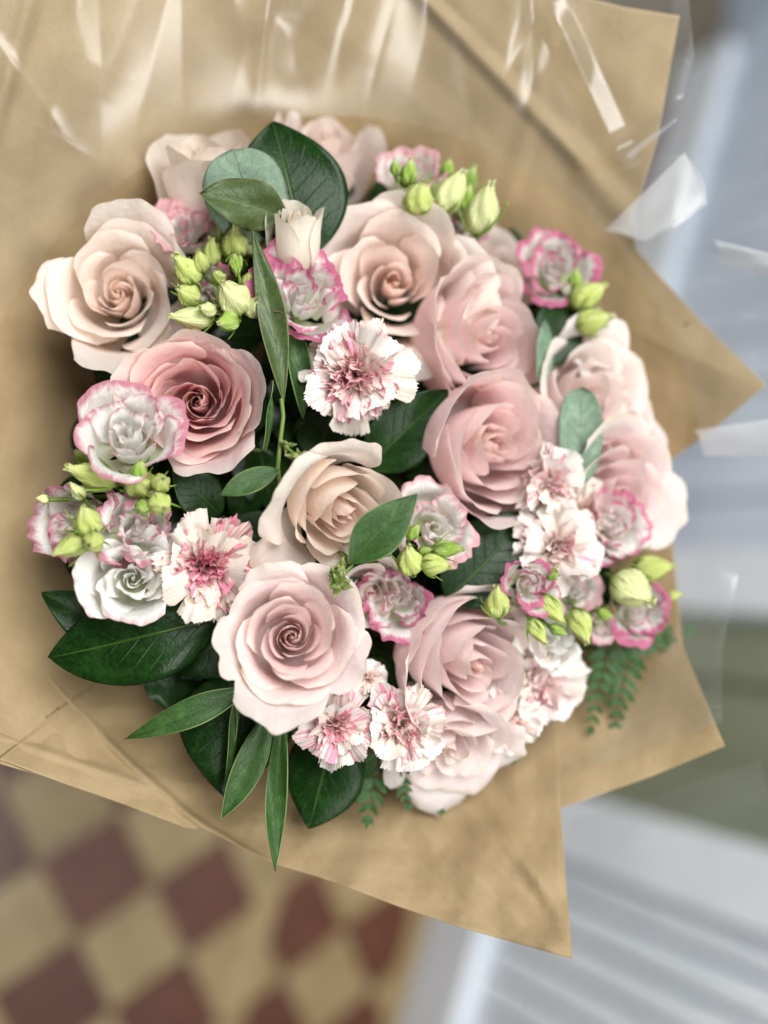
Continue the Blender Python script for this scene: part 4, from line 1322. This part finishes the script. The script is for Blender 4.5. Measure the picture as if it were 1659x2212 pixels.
make_leaf('broad_leaf', 'shaded leaf behind the ivory rosebud and green buds', (600, 640), (560, 500), 0.40, 'leaf', 'ovate', 0.1, 0.2, 0.1, dzb=0.030, dzt=0.026, seed=29, group=GL)


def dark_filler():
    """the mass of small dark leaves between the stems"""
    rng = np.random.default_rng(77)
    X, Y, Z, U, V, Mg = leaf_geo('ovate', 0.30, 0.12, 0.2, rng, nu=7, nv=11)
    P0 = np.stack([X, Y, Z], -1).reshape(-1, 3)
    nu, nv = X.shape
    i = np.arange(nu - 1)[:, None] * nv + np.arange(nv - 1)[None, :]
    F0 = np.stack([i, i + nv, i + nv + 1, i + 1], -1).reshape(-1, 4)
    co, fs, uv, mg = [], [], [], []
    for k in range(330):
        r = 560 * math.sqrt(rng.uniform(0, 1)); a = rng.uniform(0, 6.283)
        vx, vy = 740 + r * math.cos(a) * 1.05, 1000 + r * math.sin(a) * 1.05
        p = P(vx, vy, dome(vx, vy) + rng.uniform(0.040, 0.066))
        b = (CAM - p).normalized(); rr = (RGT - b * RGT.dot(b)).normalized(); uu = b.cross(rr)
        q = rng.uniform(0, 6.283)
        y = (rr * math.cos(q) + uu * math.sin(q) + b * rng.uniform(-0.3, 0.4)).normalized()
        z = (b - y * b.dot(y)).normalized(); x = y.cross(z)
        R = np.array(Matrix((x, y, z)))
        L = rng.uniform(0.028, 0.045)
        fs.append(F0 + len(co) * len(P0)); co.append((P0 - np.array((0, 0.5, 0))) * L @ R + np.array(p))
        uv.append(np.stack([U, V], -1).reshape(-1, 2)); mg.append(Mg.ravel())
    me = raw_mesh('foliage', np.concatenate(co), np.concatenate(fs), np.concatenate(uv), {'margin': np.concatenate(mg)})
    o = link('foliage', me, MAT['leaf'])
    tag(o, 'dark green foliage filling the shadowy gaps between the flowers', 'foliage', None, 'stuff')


dark_filler()


def make_twig(label, pts, r, seed=1):
    """a thin green twig with small pointed bud clusters along it"""
    rng = np.random.default_rng(seed)
    w = [P(x, y, dome(x, y) + dz) for x, y, dz in pts]
    base = w[-1]
    m = Matrix.Identity(4); m.translation = base
    root = empty('twig', m)
    tag(root, label, 'twig', 'green twigs with tiny buds')
    loc = [p - base for p in w]
    link('stem', tube_mesh('stem', loc, r, 7), MAT['stem'], root)
    return root, base, rng


def twig_cluster(root, base, rng, vx, vy, dz, n, ln, spread=1.0, colr=(0.085, 0.13, 0.018)):
    p = P(vx, vy, dome(vx, vy) + dz)
    b = (CAM - p).normalized(); r = (RGT - b * RGT.dot(b)).normalized(); u = b.cross(r)
    for k in range(n):
        a = 6.28 * k / n + rng.uniform(-.4, .4)
        z = (r * math.cos(a) * spread + u * math.sin(a) * spread + b * rng.uniform(0.3, 1.1)).normalized()
        x = (r - z * r.dot(z)).normalized(); y = z.cross(x)
        L = ln * D0 / FPX * rng.uniform(0.7, 1.2)
        mm = Matrix((x, y, z)).transposed().to_4x4(); mm.translation = p - base - z * L * 0.1
        o = link('bud', bud_mesh(rng, 0.24, 0.4, 0.05), MAT['bud'], root, (*colr, 1))
        o.matrix_local = mm @ Matrix.Scale(L, 4)


t, bs, rg = make_twig('green twig running up from the small pointed leaf to the tall narrow leaf', [(608, 862, 0.001), (612, 900, 0.0), (606, 950, -0.004), (600, 1010, -0.008), (606, 1060, 0.02)], 0.0011, 1)
twig_cluster(t, bs, rg, 648, 988, -0.014, 6, 34)
twig_cluster(t, bs, rg, 620, 962, -0.008, 3, 24)
link('side_stem', tube_mesh('side_stem', [P(a, c, dome(a, c) + z) - bs for a, c, z in ((604, 956, -0.005), (622, 970, -0.010), (646, 988, -0.014))], 0.0008, 6), MAT['stem'], t)
t, bs, rg = make_twig('green seed cluster between the cream rose and the front blush rose', [(730, 1265, -0.006), (745, 1235, -0.006), (760, 1222, -0.010), (730, 1190, 0.02)], 0.0010, 2)
twig_cluster(t, bs, rg, 732, 1262, -0.008, 9, 34, 1.2)
twig_cluster(t, bs, rg, 722, 1245, -0.008, 6, 34, 1.0)
twig_cluster(t, bs, rg, 738, 1222, -0.008, 4, 24, 1.0, (0.20, 0.26, 0.05))


# ------------------------------------------------------------------ ferns
def make_fern(label, base, tip, dzb, dzt, n, ln, seed=1):
    rng = np.random.default_rng(seed)
    b = P(base[0], base[1], dome(*base) + dzb); t = P(tip[0], tip[1], dome(*tip) + dzt)
    y = t - b; L = y.length; y.normalize()
    c = (CAM - (b + t) / 2).normalized(); z = (c - y * c.dot(y)).normalized(); x = y.cross(z)
    m = Matrix((x, y, z)).transposed().to_4x4(); m.translation = b
    root = empty('fern_frond', m, L)
    tag(root, label, 'fern', 'dark green fern fronds')
    pts = [Vector((0.04 * math.sin(2 * k / 10), k / 10, -0.10 * (k / 10) ** 2)) for k in range(11)]
    link('stem', tube_mesh('stem', pts, [0.010 * (1 - 0.08 * k) for k in range(11)], 6), MAT['darkstem'], root)
    X, Y, Z, U, V, Mg = leaf_geo('lance', 0.22, 0.15, 0.2, rng, nu=7, nv=19, serr=0.30, wav=0.03)
    me = grid_mesh('leaflet', X, Y, Z, U, V, {'margin': Mg})
    me.materials.append(MAT['fern'])
    for k in range(n):
        s = (k + 1) / n
        for sd in (-1, 1):
            o = link('leaflet', me, None, root)
            l = ln * (1 - 0.65 * s) * rng.uniform(0.85, 1.1)
            p = Vector((0.04 * math.sin(2 * s), s, -0.10 * s * s))
            o.matrix_local = Matrix.Translation(p) @ Matrix.Rotation(-sd * (1.05 - 0.45 * s) + rng.uniform(-.1, .1), 4, 'Z') @ Matrix.Rotation(rng.uniform(-.4, .4), 4, 'Y') @ Matrix.Scale(l, 4)
    o = link('leaflet', me, None, root)
    o.matrix_local = Matrix.Translation((0.04 * math.sin(2), 1.0, -0.10)) @ Matrix.Scale(ln * 0.4, 4)
    stem_for(root, MAT['darkstem'], (0, 0, 0), 0.0013)
    return root


make_fern('blurred fern tip reaching to the right past the paper corner', (1290, 1400), (1492, 1352), 0.020, 0.010, 8, 0.30, 1)
make_fern('blurred fern tip hanging down over the lower right paper', (1320, 1380), (1285, 1572), 0.020, 0.016, 8, 0.28, 2)
make_fern('blurred fern tip hanging beside the lower right fern', (1370, 1390), (1335, 1585), 0.020, 0.012, 8, 0.28, 3)
make_fern('short fern tip under the bottom middle carnation', (830, 1600), (800, 1765), 0.030, 0.018, 6, 0.45, 4)
make_fern('short pale green fern tip at the bottom middle', (850, 1620), (885, 1735), 0.030, 0.018, 6, 0.40, 5)
make_fern('short fern tip behind the hanging lilac rose', (930, 1620), (955, 1745), 0.034, 0.022, 6, 0.40, 6)
make_fern('fern tip right of the hanging lilac rose', (1060, 1570), (1108, 1640), 0.030, 0.022, 6, 0.45, 7)

print('OBJECTS', len(bpy.data.objects), 'TRIS', sum(len(m.polygons) for m in bpy.data.meshes) * 2)
